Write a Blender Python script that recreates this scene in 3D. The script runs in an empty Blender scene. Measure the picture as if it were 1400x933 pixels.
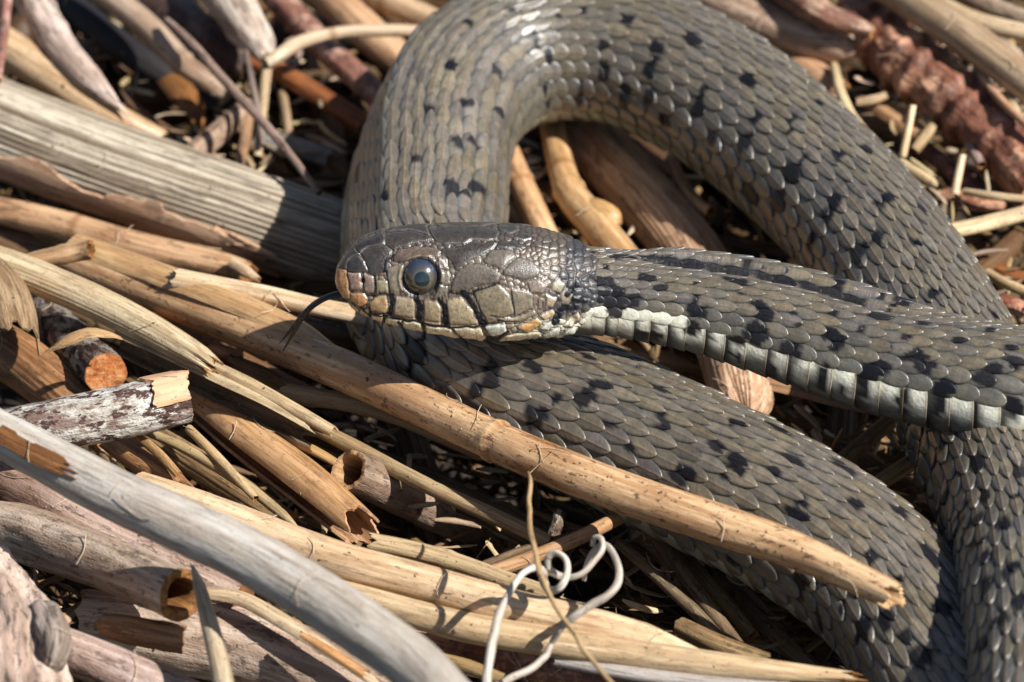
import bpy, math, random
import numpy as np
from mathutils import Vector
random.seed(7)
RNG = np.random.default_rng(11)
SC = bpy.context.scene
COL = SC.collection
SC.unit_settings.scale_length = 0.01            # one unit is one centimetre
PI = math.pi

# ------------------------------------------------------------------ camera, sky, sun, exposure
ELEV = math.radians(38.0)
D0 = 62.0                                        # distance to the reference point (0,0,0)
FRAME_W = 14.0
Rv = np.array([1.0, 0, 0])
Uv = np.array([0, math.sin(ELEV), math.cos(ELEV)])
Fv = np.array([0, math.cos(ELEV), -math.sin(ELEV)])
CAM = -Fv * D0
cd = bpy.data.cameras.new("camera"); cam = bpy.data.objects.new("camera", cd); COL.objects.link(cam)
cam.location = CAM.tolist(); cam.rotation_euler = (PI / 2 - ELEV, 0, 0)
cd.sensor_width = 36.0; cd.lens = 36.0 * D0 / FRAME_W
cd.clip_start = 1.0; cd.clip_end = 5000.0
cd.dof.use_dof = True; cd.dof.focus_distance = D0 - 3.6; cd.dof.aperture_fstop = 0.28
SC.camera = cam

SUN = np.array([0.62, -0.32, 0.82]); SUN /= np.linalg.norm(SUN)
w = bpy.data.worlds.new("World"); SC.world = w; w.use_nodes = True
nt = w.node_tree; nt.nodes.clear()
sky = nt.nodes.new("ShaderNodeTexSky"); sky.sky_type = 'NISHITA'; sky.sun_disc = False
sky.sun_elevation = math.asin(SUN[2]); sky.sun_rotation = math.atan2(SUN[0], SUN[1])
bg = nt.nodes.new("ShaderNodeBackground"); bg.inputs[1].default_value = 0.055
wo = nt.nodes.new("ShaderNodeOutputWorld")
nt.links.new(sky.outputs[0], bg.inputs[0]); nt.links.new(bg.outputs[0], wo.inputs[0])
sl = bpy.data.lights.new("sun", 'SUN'); sl.energy = 5.0; sl.angle = math.radians(0.53); sl.color = (1.0, 0.985, 0.95)
so = bpy.data.objects.new("sun", sl); COL.objects.link(so)
so.rotation_euler = Vector(SUN.tolist()).to_track_quat('Z', 'Y').to_euler(); so.location = (SUN * 80).tolist()
vs = SC.view_settings; vs.view_transform = 'Standard'; vs.look = 'None'; vs.exposure = 0.62; vs.gamma = 1.0
SC.render.resolution_x = 1024; SC.render.resolution_y = 682

# ------------------------------------------------------------------ helpers
def at(px, py, z):
    x = (px - 700.0) / 1400.0 * FRAME_W; y = -(py - 466.5) / 1400.0 * FRAME_W
    d = Rv * x + Uv * y + Fv * D0
    t = (z - CAM[2]) / d[2]
    return CAM + d * t
def proj(P):
    Q = P - CAM; dep = Q @ Fv
    return 700 + (Q @ Rv) / dep * D0 * 100, 466.5 - (Q @ Uv) / dep * D0 * 100, dep
def cm(wpx, P):                                  # length in the photo at a place, to centimetres
    return wpx / 100.0 * float((np.asarray(P) - CAM) @ Fv) / D0
def hash3(i, j, k, seed=0):
    h = (i * 374761393 + j * 668265263 + k * 2147483647 + seed * 144665) & 0xFFFFFFFF
    h = ((h ^ (h >> 13)) * 1274126177) & 0xFFFFFFFF
    h = (h ^ (h >> 16)) & 0xFFFFFFFF
    return h.astype(np.float64) / 4294967295.0
def vnoise(P, seed=0):
    P = np.asarray(P, float); f = np.floor(P).astype(np.int64); t = P - f; t = t * t * (3 - 2 * t)
    r = 0
    for dx in (0, 1):
        for dy in (0, 1):
            for dz in (0, 1):
                wgt = (t[..., 0] if dx else 1 - t[..., 0]) * (t[..., 1] if dy else 1 - t[..., 1]) * (t[..., 2] if dz else 1 - t[..., 2])
                r = r + wgt * hash3(f[..., 0] + dx, f[..., 1] + dy, f[..., 2] + dz, seed)
    return r * 2 - 1
def fbm(P, seed=0, o=3):
    r = 0; a = 1.0; s = 0
    for k in range(o):
        r = r + a * vnoise(np.asarray(P) * 2 ** k, seed + k * 17); s += a; a *= 0.5
    return r / s
def smooth(e0, e1, x):
    t = np.clip((x - e0) / (e1 - e0), 0, 1); return t * t * (3 - 2 * t)
def catmull(P, n):
    P = np.asarray(P, float); m = len(P)
    E = np.vstack([2 * P[0] - P[1], P, 2 * P[-1] - P[-2]])
    out = []
    for i in range(m - 1):
        p0, p1, p2, p3 = E[i:i + 4]
        t = np.linspace(0, 1, n, endpoint=(i == m - 2))[:, None]
        out.append(0.5 * (2 * p1 + (p2 - p0) * t + (2 * p0 - 5 * p1 + 4 * p2 - p3) * t ** 2 + (3 * p1 - p0 - 3 * p2 + p3) * t ** 3))
    return np.vstack(out)
def resample(P, step=None, count=None):          # columns 0..2 are the position, the rest rides along
    d = np.linalg.norm(np.diff(P[:, :3], axis=0), axis=1); s = np.concatenate([[0], np.cumsum(d)])
    n = count or max(3, int(round(s[-1] / step)) + 1)
    q = np.linspace(0, s[-1], n)
    return q, np.stack([np.interp(q, s, P[:, c]) for c in range(P.shape[1])], 1)
def norm(v): return v / np.maximum(np.linalg.norm(v, axis=-1, keepdims=True), 1e-9)

class MB:                                        # collects vertices, faces, slots and point attributes
    def __init__(s): s.V = []; s.F = []; s.M = []; s.A = []; s.C = []; s.n = 0
    def grid(s, P, slot=0, wrap=False, tp=None, col=None, flip=False):
        a, b = P.shape[:2]
        s.V.append(P.reshape(-1, 3))
        s.A.append(np.zeros((a * b, 3)) if tp is None else tp.reshape(-1, 3))
        s.C.append(np.ones((a * b, 4)) if col is None else col.reshape(-1, 4))
        i = np.arange(a - 1)[:, None]; j = np.arange(b if wrap else b - 1)[None, :]; j2 = (j + 1) % b
        q = np.stack([i * b + j, i * b + j2, (i + 1) * b + j2, (i + 1) * b + j], -1).reshape(-1, 4) + s.n
        if flip: q = q[:, ::-1]
        s.F.append(q); s.M.append(np.full(len(q), slot)); s.n += a * b
    def build(s, name, mats, parent=None, smooth_it=True, origin=None):
        V = np.vstack(s.V); F = np.vstack(s.F); M = np.concatenate(s.M)
        o3 = V.mean(0) if origin is None else np.asarray(origin)
        if parent is not None: o3 = np.zeros(3) if origin is None else o3
        me = bpy.data.meshes.new(name)
        me.vertices.add(len(V)); me.vertices.foreach_set("co", (V - o3).ravel().astype(np.float32))
        me.loops.add(F.size); me.loops.foreach_set("vertex_index", F.ravel().astype(np.int32))
        me.polygons.add(len(F)); me.polygons.foreach_set("loop_start", np.arange(0, F.size, 4, dtype=np.int32))
        me.polygons.foreach_set("loop_total", np.full(len(F), 4, dtype=np.int32))
        me.polygons.foreach_set("material_index", M.astype(np.int32))
        me.polygons.foreach_set("use_smooth", np.full(len(F), smooth_it))
        at_ = me.attributes.new("tp", 'FLOAT_VECTOR', 'POINT'); at_.data.foreach_set("vector", np.vstack(s.A).ravel().astype(np.float32))
        ac = me.attributes.new("col", 'FLOAT_COLOR', 'POINT'); ac.data.foreach_set("color", np.vstack(s.C).ravel().astype(np.float32))
        for m in (mats if isinstance(mats, (list, tuple)) else [mats]): me.materials.append(m)
        me.update(calc_edges=True); me.validate()
        o = bpy.data.objects.new(name, me); COL.objects.link(o); o.location = o3.tolist()
        if parent is not None:
            o.parent = parent; o.location = (o3 - np.array(parent.location)).tolist()
        return o
def tag(o, label=None, cat=None, group=None, kind=None):
    if label: o["label"] = label
    if cat: o["category"] = cat
    if group: o["group"] = group
    if kind: o["kind"] = kind
    return o

# ------------------------------------------------------------------ materials
def nodes(name):
    m = bpy.data.materials.new(name); m.use_nodes = True; t = m.node_tree; t.nodes.clear()
    out = t.nodes.new("ShaderNodeOutputMaterial"); b = t.nodes.new("ShaderNodeBsdfPrincipled")
    t.links.new(b.outputs[0], out.inputs[0]); return m, t, b
def N(t, kind, **kw):
    n = t.nodes.new(kind)
    for k, v in kw.items(): setattr(n, k, v)
    return n
def mixc(t, fac, a, b, mode='MIX'):
    n = N(t, "ShaderNodeMix", data_type='RGBA', blend_type=mode)
    for sock, v in ((n.inputs[0], fac), (n.inputs[6], a), (n.inputs[7], b)):
        if hasattr(v, "is_linked"): t.links.new(v, sock)
        elif isinstance(v, (int, float)): sock.default_value = v
        else: sock.default_value = (*v, 1) if len(v) == 3 else v
    return n.outputs[2]
def ramp(t, src, lo, hi):
    n = N(t, "ShaderNodeMapRange", interpolation_type='SMOOTHSTEP'); t.links.new(src, n.inputs[0])
    n.inputs[1].default_value = lo; n.inputs[2].default_value = hi; return n.outputs[0]
def mul(t, a, k):
    n = N(t, "ShaderNodeMath", operation='MULTIPLY'); t.links.new(a, n.inputs[0])
    if hasattr(k, "is_linked"): t.links.new(k, n.inputs[1])
    else: n.inputs[1].default_value = k
    return n.outputs[0]
def stem_mat(name, c1, c2, c3, streak=14.0, along=0.55, speck=0.35, speck_col=(0.03, 0.022, 0.016), speck_scale=9.0,
             rough=0.55, bump=0.35, blotch=0.5, blotch_scale=0.7, spec=0.35, sal=0.28, slo=0.545, blal=0.4, dirt=0.8):
    m, t, b = nodes(name)
    a = N(t, "ShaderNodeAttribute", attribute_name="tp"); oi = N(t, "ShaderNodeObjectInfo")
    off = N(t, "ShaderNodeVectorMath", operation='SCALE'); off.inputs[0].default_value = (31, 17, 53); t.links.new(oi.outputs["Random"], off.inputs[3])
    add = N(t, "ShaderNodeVectorMath", operation='ADD'); t.links.new(a.outputs["Vector"], add.inputs[0]); t.links.new(off.outputs[0], add.inputs[1])
    def noi(sc, alongf, det=4, r=0.6):
        mp = N(t, "ShaderNodeMapping"); mp.inputs["Scale"].default_value = (sc, sc, sc * alongf); t.links.new(add.outputs[0], mp.inputs[0])
        n = N(t, "ShaderNodeTexNoise"); n.inputs["Scale"].default_value = 1.0; n.inputs["Detail"].default_value = det; n.inputs["Roughness"].default_value = r
        t.links.new(mp.outputs[0], n.inputs["Vector"]); return n.outputs[0]
    st = noi(streak, along * 0.08, 5); fine = noi(streak * 3.0, 0.06, 3); bl = noi(blotch_scale, blal, 5, 0.7); sp = noi(speck_scale, sal, 4, 0.75); gr = noi(38.0, 0.6, 2); dots = noi(26.0, 0.45, 3, 0.7); stain = noi(1.9, 0.5, 6, 0.75)
    c = mixc(t, ramp(t, st, 0.38, 0.62), c1, tuple(x * k for x, k in zip(c2, (.78, .74, .70))))
    c = mixc(t, mul(t, ramp(t, bl, 0.47, 0.60), blotch), c, c3)
    c = mixc(t, mul(t, ramp(t, fine, 0.5, 0.66), 0.5 * dirt), c, tuple(x * 0.42 for x in c2))
    c = mixc(t, mul(t, ramp(t, stain, 0.54, 0.66), 0.45 * dirt), c, tuple(x * k for x, k in zip(c2, (.52, .42, .34))))
    c = mixc(t, mul(t, ramp(t, dots, 0.62, 0.68), 0.75 * dirt), c, speck_col)
    if speck: c = mixc(t, mul(t, ramp(t, sp, slo, slo + .06), speck), c, speck_col)
    c = mixc(t, 1.0, c, oi.outputs["Color"], 'MULTIPLY')
    ac = N(t, "ShaderNodeAttribute", attribute_name="col"); c = mixc(t, 1.0, c, ac.outputs["Color"], 'MULTIPLY')
    t.links.new(c, b.inputs["Base Color"])
    b.inputs["Roughness"].default_value = rough; b.inputs["Specular IOR Level"].default_value = spec
    h = mixc(t, 0.5, st, fine); h = mixc(t, 0.35, h, sp); h = mixc(t, 0.15, h, gr)
    bp = N(t, "ShaderNodeBump"); bp.inputs["Strength"].default_value = bump; bp.inputs["Distance"].default_value = 0.09
    t.links.new(h, bp.inputs["Height"]); t.links.new(bp.outputs[0], b.inputs["Normal"])
    return m
M = {}
M['straw']  = stem_mat("straw", (.58, .49, .35), (.45, .36, .245), (.42, .30, .17), speck=.25, dirt=0.75)
M['golden'] = stem_mat("golden_cane", (.60, .43, .255), (.49, .32, .17), (.37, .21, .10), speck=.3, rough=.42, bump=.12, spec=.5, dirt=0.75)
M['mouldy'] = stem_mat("mouldy_golden_reed", (.66, .49, .31), (.54, .35, .20), (.34, .20, .11), speck=.75, rough=.45, bump=.25, spec=.45, blotch=.6, blotch_scale=1.1, slo=.565, speck_scale=12, sal=.5, speck_col=(.045,.028,.02), dirt=0.6)
M['cream']  = stem_mat("cream_cane", (.68, .555, .405), (.57, .44, .30), (.46, .32, .195), speck=.25, rough=.5, bump=.25, dirt=0.75)
M['tan']    = stem_mat("tan_reed", (.60, .44, .30), (.50, .33, .21), (.30, .17, .09), speck=.5, speck_scale=6, rough=.5, dirt=0.6)
M['ribbed'] = stem_mat("weathered_reed", (.60, .54, .43), (.27, .22, .16), (.34, .29, .22), speck=.45, streak=12, along=.12, bump=.8, rough=.75, spec=.2, sal=.06, slo=.56)
M['brown']  = stem_mat("brown_reed", (.32, .19, .10), (.21, .12, .065), (.11, .06, .035), speck=.5, bump=.4)
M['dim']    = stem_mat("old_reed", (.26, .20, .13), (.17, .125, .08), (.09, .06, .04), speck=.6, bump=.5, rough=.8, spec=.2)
M['black']  = stem_mat("blackened_stick", (.035, .034, .036), (.022, .021, .023), (.05, .04, .035), speck=.2, bump=.4, rough=.6)
M['grey']   = stem_mat("weathered_grey_stick", (.48, .455, .425), (.45, .415, .375), (.30, .265, .23), speck=.55, streak=9, along=.8, blotch=.6, blotch_scale=1.2, rough=.75, bump=.7, spec=.2, sal=.07, slo=.55, speck_scale=12, speck_col=(.16,.13,.11), dirt=.7)
M['pinkish']= stem_mat("weathered_wood", (.50, .43, .37), (.38, .31, .26), (.20, .15, .11), speck=.6, streak=7, blotch=.75, rough=.75, bump=.8, spec=.2)
M['redbark']= stem_mat("red_brown_bark", (.17, .080, .052), (.10, .045, .032), (.34, .23, .16), speck=.6, streak=6, bump=1.2, rough=.5, spec=.5, blotch_scale=2.4, blotch=.85, sal=.8, blal=.9)
M['orange'] = stem_mat("orange_stem", (.48, .20, .06), (.32, .11, .035), (.12, .045, .02), speck=.3, bump=.3, rough=.45)
M['lichen'] = stem_mat("lichen_bark", (.50, .49, .44), (.40, .38, .34), (.13, .075, .06), speck=1.0, speck_scale=6.5, speck_col=(.060, .034, .028), streak=5, along=6, bump=1.6, rough=.85, spec=.15, blotch=.9, blotch_scale=3.4, sal=.55, slo=.50, blal=.6)
M['cutwood']= stem_mat("cut_wood", (.76, .30, .09), (.60, .19, .05), (.80, .48, .22), speck=.3, streak=4, along=9, bump=.6, rough=.7, blotch=.7, blotch_scale=2.5)
M['palewood']=stem_mat("pale_wood", (.60, .41, .26), (.50, .32, .19), (.64, .48, .33), speck=.1, streak=5, bump=.3, rough=.7)
M['pith']   = stem_mat("reed_inside", (.34, .18, .07), (.24, .12, .05), (.14, .07, .03), speck=.4, bump=.4, rough=.8, spec=.1)
M['palepith']=stem_mat("pale_reed_inside", (.60, .44, .27), (.46, .32, .18), (.30, .19, .10), speck=.2, bump=.4, rough=.8, spec=.1)
M['tendril']= stem_mat("bleached_tendril", (.66, .62, .56), (.56, .50, .44), (.42, .35, .29), speck=.25, bump=.4, rough=.65)
M['husk']   = stem_mat("reed_husk", (.50, .38, .24), (.36, .26, .16), (.26, .17, .10), speck=.35, bump=.6, rough=.8, spec=.15)

# ------------------------------------------------------------------ stems: one swept mesh each
UP = np.array([0, 0, 1.0])
def frames(C):
    T = norm(np.gradient(C, axis=0)); ref = np.tile(UP, (len(C), 1))
    steep = np.abs(T @ UP) > 0.85
    ref[steep] = np.array([0, -1.0, 0])
    Nn = norm(ref - (ref * T).sum(1, keepdims=True) * T); B = np.cross(T, Nn)
    return T, Nn, B
def stem(name, label, cat, pts, mat, inner='pith', tint=(1, 1, 1), around=28, step=0.10, ribs=0, ribd=0.03, knots=(), knot_gain=0.13,
         wob=0.03, lump=0.0, lump_f=1.5, start='hollow', end='hollow', jag=0.12, wall=0.2, arc=None, twist=0.0, group=None, seed=None,
         parent=None, dark=None, flat=1.0):
    """pts: (photo x, photo y, height, width in photo px)"""
    seed = len(bpy.data.objects) if seed is None else seed
    rn = np.random.default_rng(seed)
    W = []
    for (px, py, z, wd) in pts:
        p = at(px, py, z); W.append([*p, cm(wd, p) / 2])
    if len(W) == 2: W = [W[0], [(a + b) / 2 for a, b in zip(*W)], W[1]]
    s, Q = resample(catmull(W, 12), step=step)
    C = Q[:, :3].copy(); R = Q[:, 3].copy(); L = s[-1]; mr = R.mean()
    C += (np.stack([vnoise(np.stack([s * 0.35, s * 0, s * 0 + k * 9.1], 1), seed + 3) for k in range(3)], 1)) * wob * mr * 1.6
    T, Nn, B = frames(C)
    th = np.linspace(0, 2 * PI, around, endpoint=False) if arc is None else np.linspace(math.radians(arc[0]), math.radians(arc[1]), around)
    TH = np.tile(th, (len(s), 1)) + (twist * s)[:, None]
    S = np.tile(s[:, None], (1, around))
    def ringjag(end_):
        a = jag * mr * (0.5 + rn.random())
        j = fbm(np.stack([np.cos(th) * 2.2, np.sin(th) * 2.2, th * 0 + seed + end_ * 7], 1), seed, 3) * a * 2.2
        j += (rn.random(around) - .5) * a * 0.5
        return j
    j0, j1 = ringjag(0), ringjag(1)
    S = np.clip(S, 0, L)
    f0 = np.clip(1 - S / (3.5 * mr), 0, 1) ** 1; f1 = np.clip(1 - (L - S) / (3.5 * mr), 0, 1) ** 1
    SS = S + (j0[None, :] * f0 if start != 'none' else 0) + (j1[None, :] * f1 if end != 'none' else 0)
    def place(SSv, THv, rad):
        c = np.stack([np.interp(SSv, s, C[:, k]) for k in range(3)], -1)
        over = SSv - np.clip(SSv, 0, L)
        i = np.clip(np.searchsorted(s, SSv), 0, len(s) - 1)
        c = c + T[i] * over[..., None]
        return c + (Nn[i] * np.cos(THv)[..., None] + B[i] * np.sin(THv)[..., None] * flat) * rad[..., None]
    RR = np.tile(R[:, None], (1, around))
    q3 = np.stack([np.cos(TH) * 1.3, np.sin(TH) * 1.3, S / (mr * 3)], -1)
    g = 1 + wob * fbm(q3, seed, 3)
    if lump: g = g + lump * fbm(np.stack([np.cos(TH) * lump_f, np.sin(TH) * lump_f, S * lump_f / (mr * 2.0)], -1), seed + 5, 4)
    if ribs:
        ph = TH * ribs + 1.2 * vnoise(np.stack([TH * 2, S * 0.25, S * 0], -1), seed)
        env = 0.55 + 0.45 * vnoise(np.stack([np.cos(TH) * 3, np.sin(TH) * 3, S * 0.8], -1), seed + 8)
        g = g + ribd * (np.abs(np.cos(ph / 2)) ** 0.7 - 0.6) * np.clip(env, 0.1, 1)
    cc = np.ones(S.shape + (4,))
    for kt in knots:
        d = (S - kt * L) / mr
        g = g + knot_gain * np.exp(-(d / 0.22) ** 2) - 0.06 * np.exp(-((d - 0.42) / 0.10) ** 2)
        k = np.exp(-((d - 0.30) / 0.14) ** 2) * 0.85; cc[..., :3] *= (1 - k[..., None] * np.array([.55, .7, .8]))
    # frayed, browned ends; darker stretches too, on one log painted shade
    if dark is not None:
        for (t0, t1, amt) in dark:
            k = smooth(t0, (t0 + t1) / 2, S / L) * (1 - smooth((t0 + t1) / 2, t1, S / L)) * amt
            k = k * np.clip(0.6 + 0.9 * fbm(q3 * 2.2, seed + 31, 3), 0, 1)
            cc[..., :3] *= (1 - k[..., None] * np.array([.6, .75, .85]))
    if start == 'point': RR = RR * np.clip(S / (4 * mr), 0.04, 1) ** 0.6
    if end == 'point': RR = RR * np.clip((L - S) / (4 * mr), 0.04, 1) ** 0.6
    if start == 'round': RR = RR * np.sqrt(np.clip(1 - (1 - np.clip(S / (1.1 * mr), 0, 1)) ** 2, 0.002, 1))
    if end == 'round': RR = RR * np.sqrt(np.clip(1 - (1 - np.clip((L - S) / (1.1 * mr), 0, 1)) ** 2, 0.002, 1))
    rad = RR * g
    P = place(SS, TH, rad)
    tp = np.stack([np.cos(TH) * RR, np.sin(TH) * RR, S], -1)
    mb = MB(); closed = arc is None
    mb.grid(P, 0, wrap=closed, tp=tp, col=cc)
    th_in = wall
    if not closed:
        Pi = place(SS, TH, rad - th_in * mr)
        mb.grid(Pi, 1, tp=tp * 0.85, flip=True)
        for jx in (0, -1):
            mb.grid(np.stack([P[:, jx], Pi[:, jx]], 1), 1, tp=np.stack([tp[:, jx], tp[:, jx]], 1), flip=(jx == -1))
        for ix in (0, -1):
            mb.grid(np.stack([P[ix], Pi[ix]], 0), 1, tp=np.stack([tp[ix], tp[ix]], 0))
    else:
        for ix, mode, sg in ((0, start, 1), (-1, end, -1)):
            if mode in ('none',): continue
            ring = P[ix]; c0 = C[ix]
            base_s = SS[ix]
            if mode == 'hollow':
                rings = [ring]; tps = [tp[ix]]
                for dep, fr in ((0.0, 1 - th_in * 0.8), (0.06, 1 - th_in), (0.6, 1 - th_in * 1.1), (1.6, 1 - th_in * 1.2), (3.2, 1 - th_in * 1.4), (4.5, 0.5), (4.6, 0.02)):
                    sv = base_s + sg * dep * mr * (1 if dep > .5 else 1)
                    rings.append(place(sv, TH[ix], rad[ix] * fr)); tps.append(np.stack([np.cos(th) * mr * fr, np.sin(th) * mr * fr, sv], -1))
                mb.grid(np.stack(rings), 1, wrap=True, tp=np.stack(tps), flip=(ix == 0))
            elif mode in ('cut', 'point', 'round'):
                rings = [ring]; tps = [tp[ix]]
                for fr in (0.93, 0.8, 0.6, 0.4, 0.2, 0.02):
                    q = np.stack([np.cos(th) * 2.4 * fr, np.sin(th) * 2.4 * fr, th * 0 + seed], 1)
                    sv = base_s * fr + (1 - fr) * base_s.mean() + (0.10 * mr * fbm(q, seed + 2, 3) if mode == 'cut' else 0)
                    rings.append(place(sv, TH[ix], rad[ix] * fr)); tps.append(np.stack([np.cos(th) * mr * fr * 3, np.sin(th) * mr * fr * 3, sv * 0], -1))
                mb.grid(np.stack(rings), 1 if mode == 'cut' else 0, wrap=True, tp=np.stack(tps), flip=(ix == 0))
    o = mb.build(name, [M[mat], M[inner]], parent=parent, origin=C[len(C) // 2])
    o.color = (*tint, 1)
    if parent is None: tag(o, label, cat, group)
    o["_L"] = float(L); del o["_L"]
    return o


# ------------------------------------------------------------------ ground under everything
def ground():
    n = 160; xs = np.linspace(-400, 400, 24); 
    g = np.concatenate([np.linspace(-600, -22, 14), np.linspace(-20, 20, 160), np.linspace(22, 600, 14)])
    X, Y = np.meshgrid(g, g, indexing='ij')
    Z = -3.0 + 0.5 * fbm(np.stack([X * .5, Y * .5, X * 0], -1), 4, 4)
    mb = MB(); mb.grid(np.stack([X, Y, Z], -1), 0, flip=False)
    m, t, b = nodes("dark_soil")
    tc = N(t, "ShaderNodeTexCoord"); n1 = N(t, "ShaderNodeTexNoise"); n1.inputs["Scale"].default_value = 2.0; n1.inputs["Detail"].default_value = 8
    t.links.new(tc.outputs["Object"], n1.inputs["Vector"])
    t.links.new(mixc(t, ramp(t, n1.outputs[0], .35, .65), (.018, .013, .009), (.05, .034, .022)), b.inputs["Base Color"]); b.inputs["Roughness"].default_value = .95
    bp = N(t, "ShaderNodeBump"); bp.inputs["Distance"].default_value = .3; t.links.new(n1.outputs[0], bp.inputs["Height"]); t.links.new(bp.outputs[0], b.inputs["Normal"])
    o = mb.build("ground", m, origin=(0, 0, 0)); tag(o, kind='structure')
ground()

# ------------------------------------------------------------------ the snake
SNAKE_AT = at(640, 470, 2.0)
snake = bpy.data.objects.new("snake", None); COL.objects.link(snake); snake.location = SNAKE_AT.tolist(); snake.empty_display_size = 1
tag(snake, "olive grey snake with black flecks coiled over dead reeds, tongue out", "snake")
# centreline: photo x, y, height, radius in photo px, roll in degrees
PATH = [(700, 392, 2.72, 56, 16), (770, 398, 2.72, 62, 16), (840, 403, 2.66, 61, 17), (950, 420, 2.55, 66, 22), (1060, 448, 2.42, 74, 26), (1200, 492, 2.27, 79, 29), (1320, 520, 2.22, 84, 31), (1400, 537, 2.2, 87, 31),
        (1520, 566, 2.05, 90, 10), (1660, 650, 1.6, 92, 0), (1720, 800, 1.0, 98, 0), (1660, 960, .6, 102, 0), (1520, 1060, .3, 104, 0), (1400, 1040, .3, 105, 0), (1310, 950, .45, 105, 0),
        (1215, 812, .75, 107, 0), (1100, 722, .95, 108, 0), (960, 648, 1.0, 108, 0), (820, 582, 1.0, 107, 0), (700, 530, 1.0, 105, 0), (610, 462, 1.0, 106, 0), (570, 380, 1.0, 116, 0),
        (572, 300, 1.05, 121, 0), (577, 222, 1.1, 120, 0), (604, 146, 1.15, 114, 0), (662, 92, 1.15, 106, 0), (740, 68, 1.15, 102, 0), (835, 72, 1.15, 100, 0), (925, 102, 1.15, 100, 0),
        (1012, 156, 1.1, 100, 0), (1096, 228, 1.05, 99, 0), (1172, 305, 1.0, 99, 0), (1232, 382, .95, 99, 0), (1280, 460, .9, 100, 0), (1322, 545, .95, 102, 0), (1362, 630, 1.15, 104, 0), (1402, 730, 1.4, 106, 0), (1424, 850, 1.6, 106, 0),
        (1430, 990, 1.6, 102, 0), (1400, 1160, 1.3, 92, 0), (1300, 1320, .9, 76, 0), (1120, 1420, .6, 56, 0), (900, 1440, .4, 34, 0), (720, 1380, .3, 12, 0)]
def snake_curve():
    W = []
    for px, py, z, r, roll in PATH:
        p = at(px, py, z); W.append([*p, cm(r, p), roll])
    return resample(catmull(np.array(W), 24), step=0.05)
ss, SQ = snake_curve()
SCn, SR, SROLL = SQ[:, :3], SQ[:, 3], np.radians(SQ[:, 4])
k = np.ones(9) / 9
for c in range(3): SCn[4:-4, c] = np.convolve(SCn[:, c], k, 'valid')
ST, SN0, SB0 = frames(SCn)
# roll turns the back away from the viewer, so the belly edge shows
ref_side = np.where((SB0 @ (-Fv))[:, None] > 0, 1.0, -1.0)
SN = SN0 * np.cos(SROLL)[:, None] - SB0 * np.sin(SROLL)[:, None] * ref_side
SB = np.cross(ST, SN)
SL = ss[-1]
def s_near(px, py, lo=0, hi=1e9):
    u, v, _ = proj(SCn); d = (u - px) ** 2 + (v - py) ** 2 + np.where((ss < lo) | (ss > hi), 1e9, 0); return ss[np.argmin(d)]
S_NECK0 = s_near(800, 400, 0, 4); S_FLIP = s_near(572, 385, 15, 1e9)
S_OFF = s_near(1720, 800)
S_LOW_END = s_near(1310, 950, S_OFF)
def sect(TH, S):
    """radius multiplier of the cross-section: angle 0 = back"""
    a = np.abs(TH)
    g = 1 - 0.10 * smooth(2.2, 3.1, a) + 0.03 * np.cos(2 * a) * 0
    # loose fold of skin along the far upper side of the neck
    u = smooth(S_NECK0 + .3, S_NECK0 + 1.2, S) * (1 - smooth(S_NECK0 + 3.4, S_NECK0 + 4.8, S))
    g = g + u * (0.20 * np.exp(-((TH - FOLD) / 0.14) ** 2) - 0.17 * np.exp(-((TH - FOLD - FS * .33) / 0.14) ** 2))
    w_ = smooth(S_L0 - 2.0, S_L0 - .6, S) * (1 - smooth(S_L1 - .3, S_L1 + 2.2, S)) * .85
    dm = (TH + math.radians(70)) ; rc = math.cos(math.radians(47)) / np.maximum(np.cos(np.clip(dm, -1.2, 1.2)), .3)
    g = g * (1 - w_ * np.clip(1 - rc, 0, 1) * (np.abs(dm) < math.radians(47)))
    # soft pushed-up wrinkles where the coil bends at the lower right
    v = smooth(S_COL, S_COL + .6, S) * (1 - smooth(S_COL + 2.6, S_COL + 3.6, S)) * smooth(0.9, 1.8, a)
    g = g + v * 0.05 * np.sin(S * 2 * PI / 0.62)
    return g
FS = 1.0; FOLD = 0.0; S_COL = s_near(1315, 530, S_FLIP); S_L0 = s_near(572, 385, S_OFF); S_L1 = s_near(606, 146, S_FLIP)
def on_body(S, TH, h=0.0):
    i = np.clip(np.interp(S, ss, np.arange(len(ss))), 0, len(ss) - 1); i0 = np.floor(i).astype(int); i1 = np.minimum(i0 + 1, len(ss) - 1); f = (i - i0)[..., None]
    L = lambda A: A[i0] * (1 - f) + A[i1] * f
    c, n, b = L(SCn), L(SN), L(SB); r = np.interp(S, ss, SR) * sect(TH, S) + h
    return c + (n * np.cos(TH)[..., None] + b * np.sin(TH)[..., None]) * r[..., None]
# which sign of the angle faces the viewer on the neck
i_n = int(np.argmin(np.abs(ss - (S_NECK0 + 2))))
NEAR = 1.0 if (SB[i_n] @ (-Fv)) > 0 else -1.0
FOLD = -NEAR * math.radians(6); FS = NEAR

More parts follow.
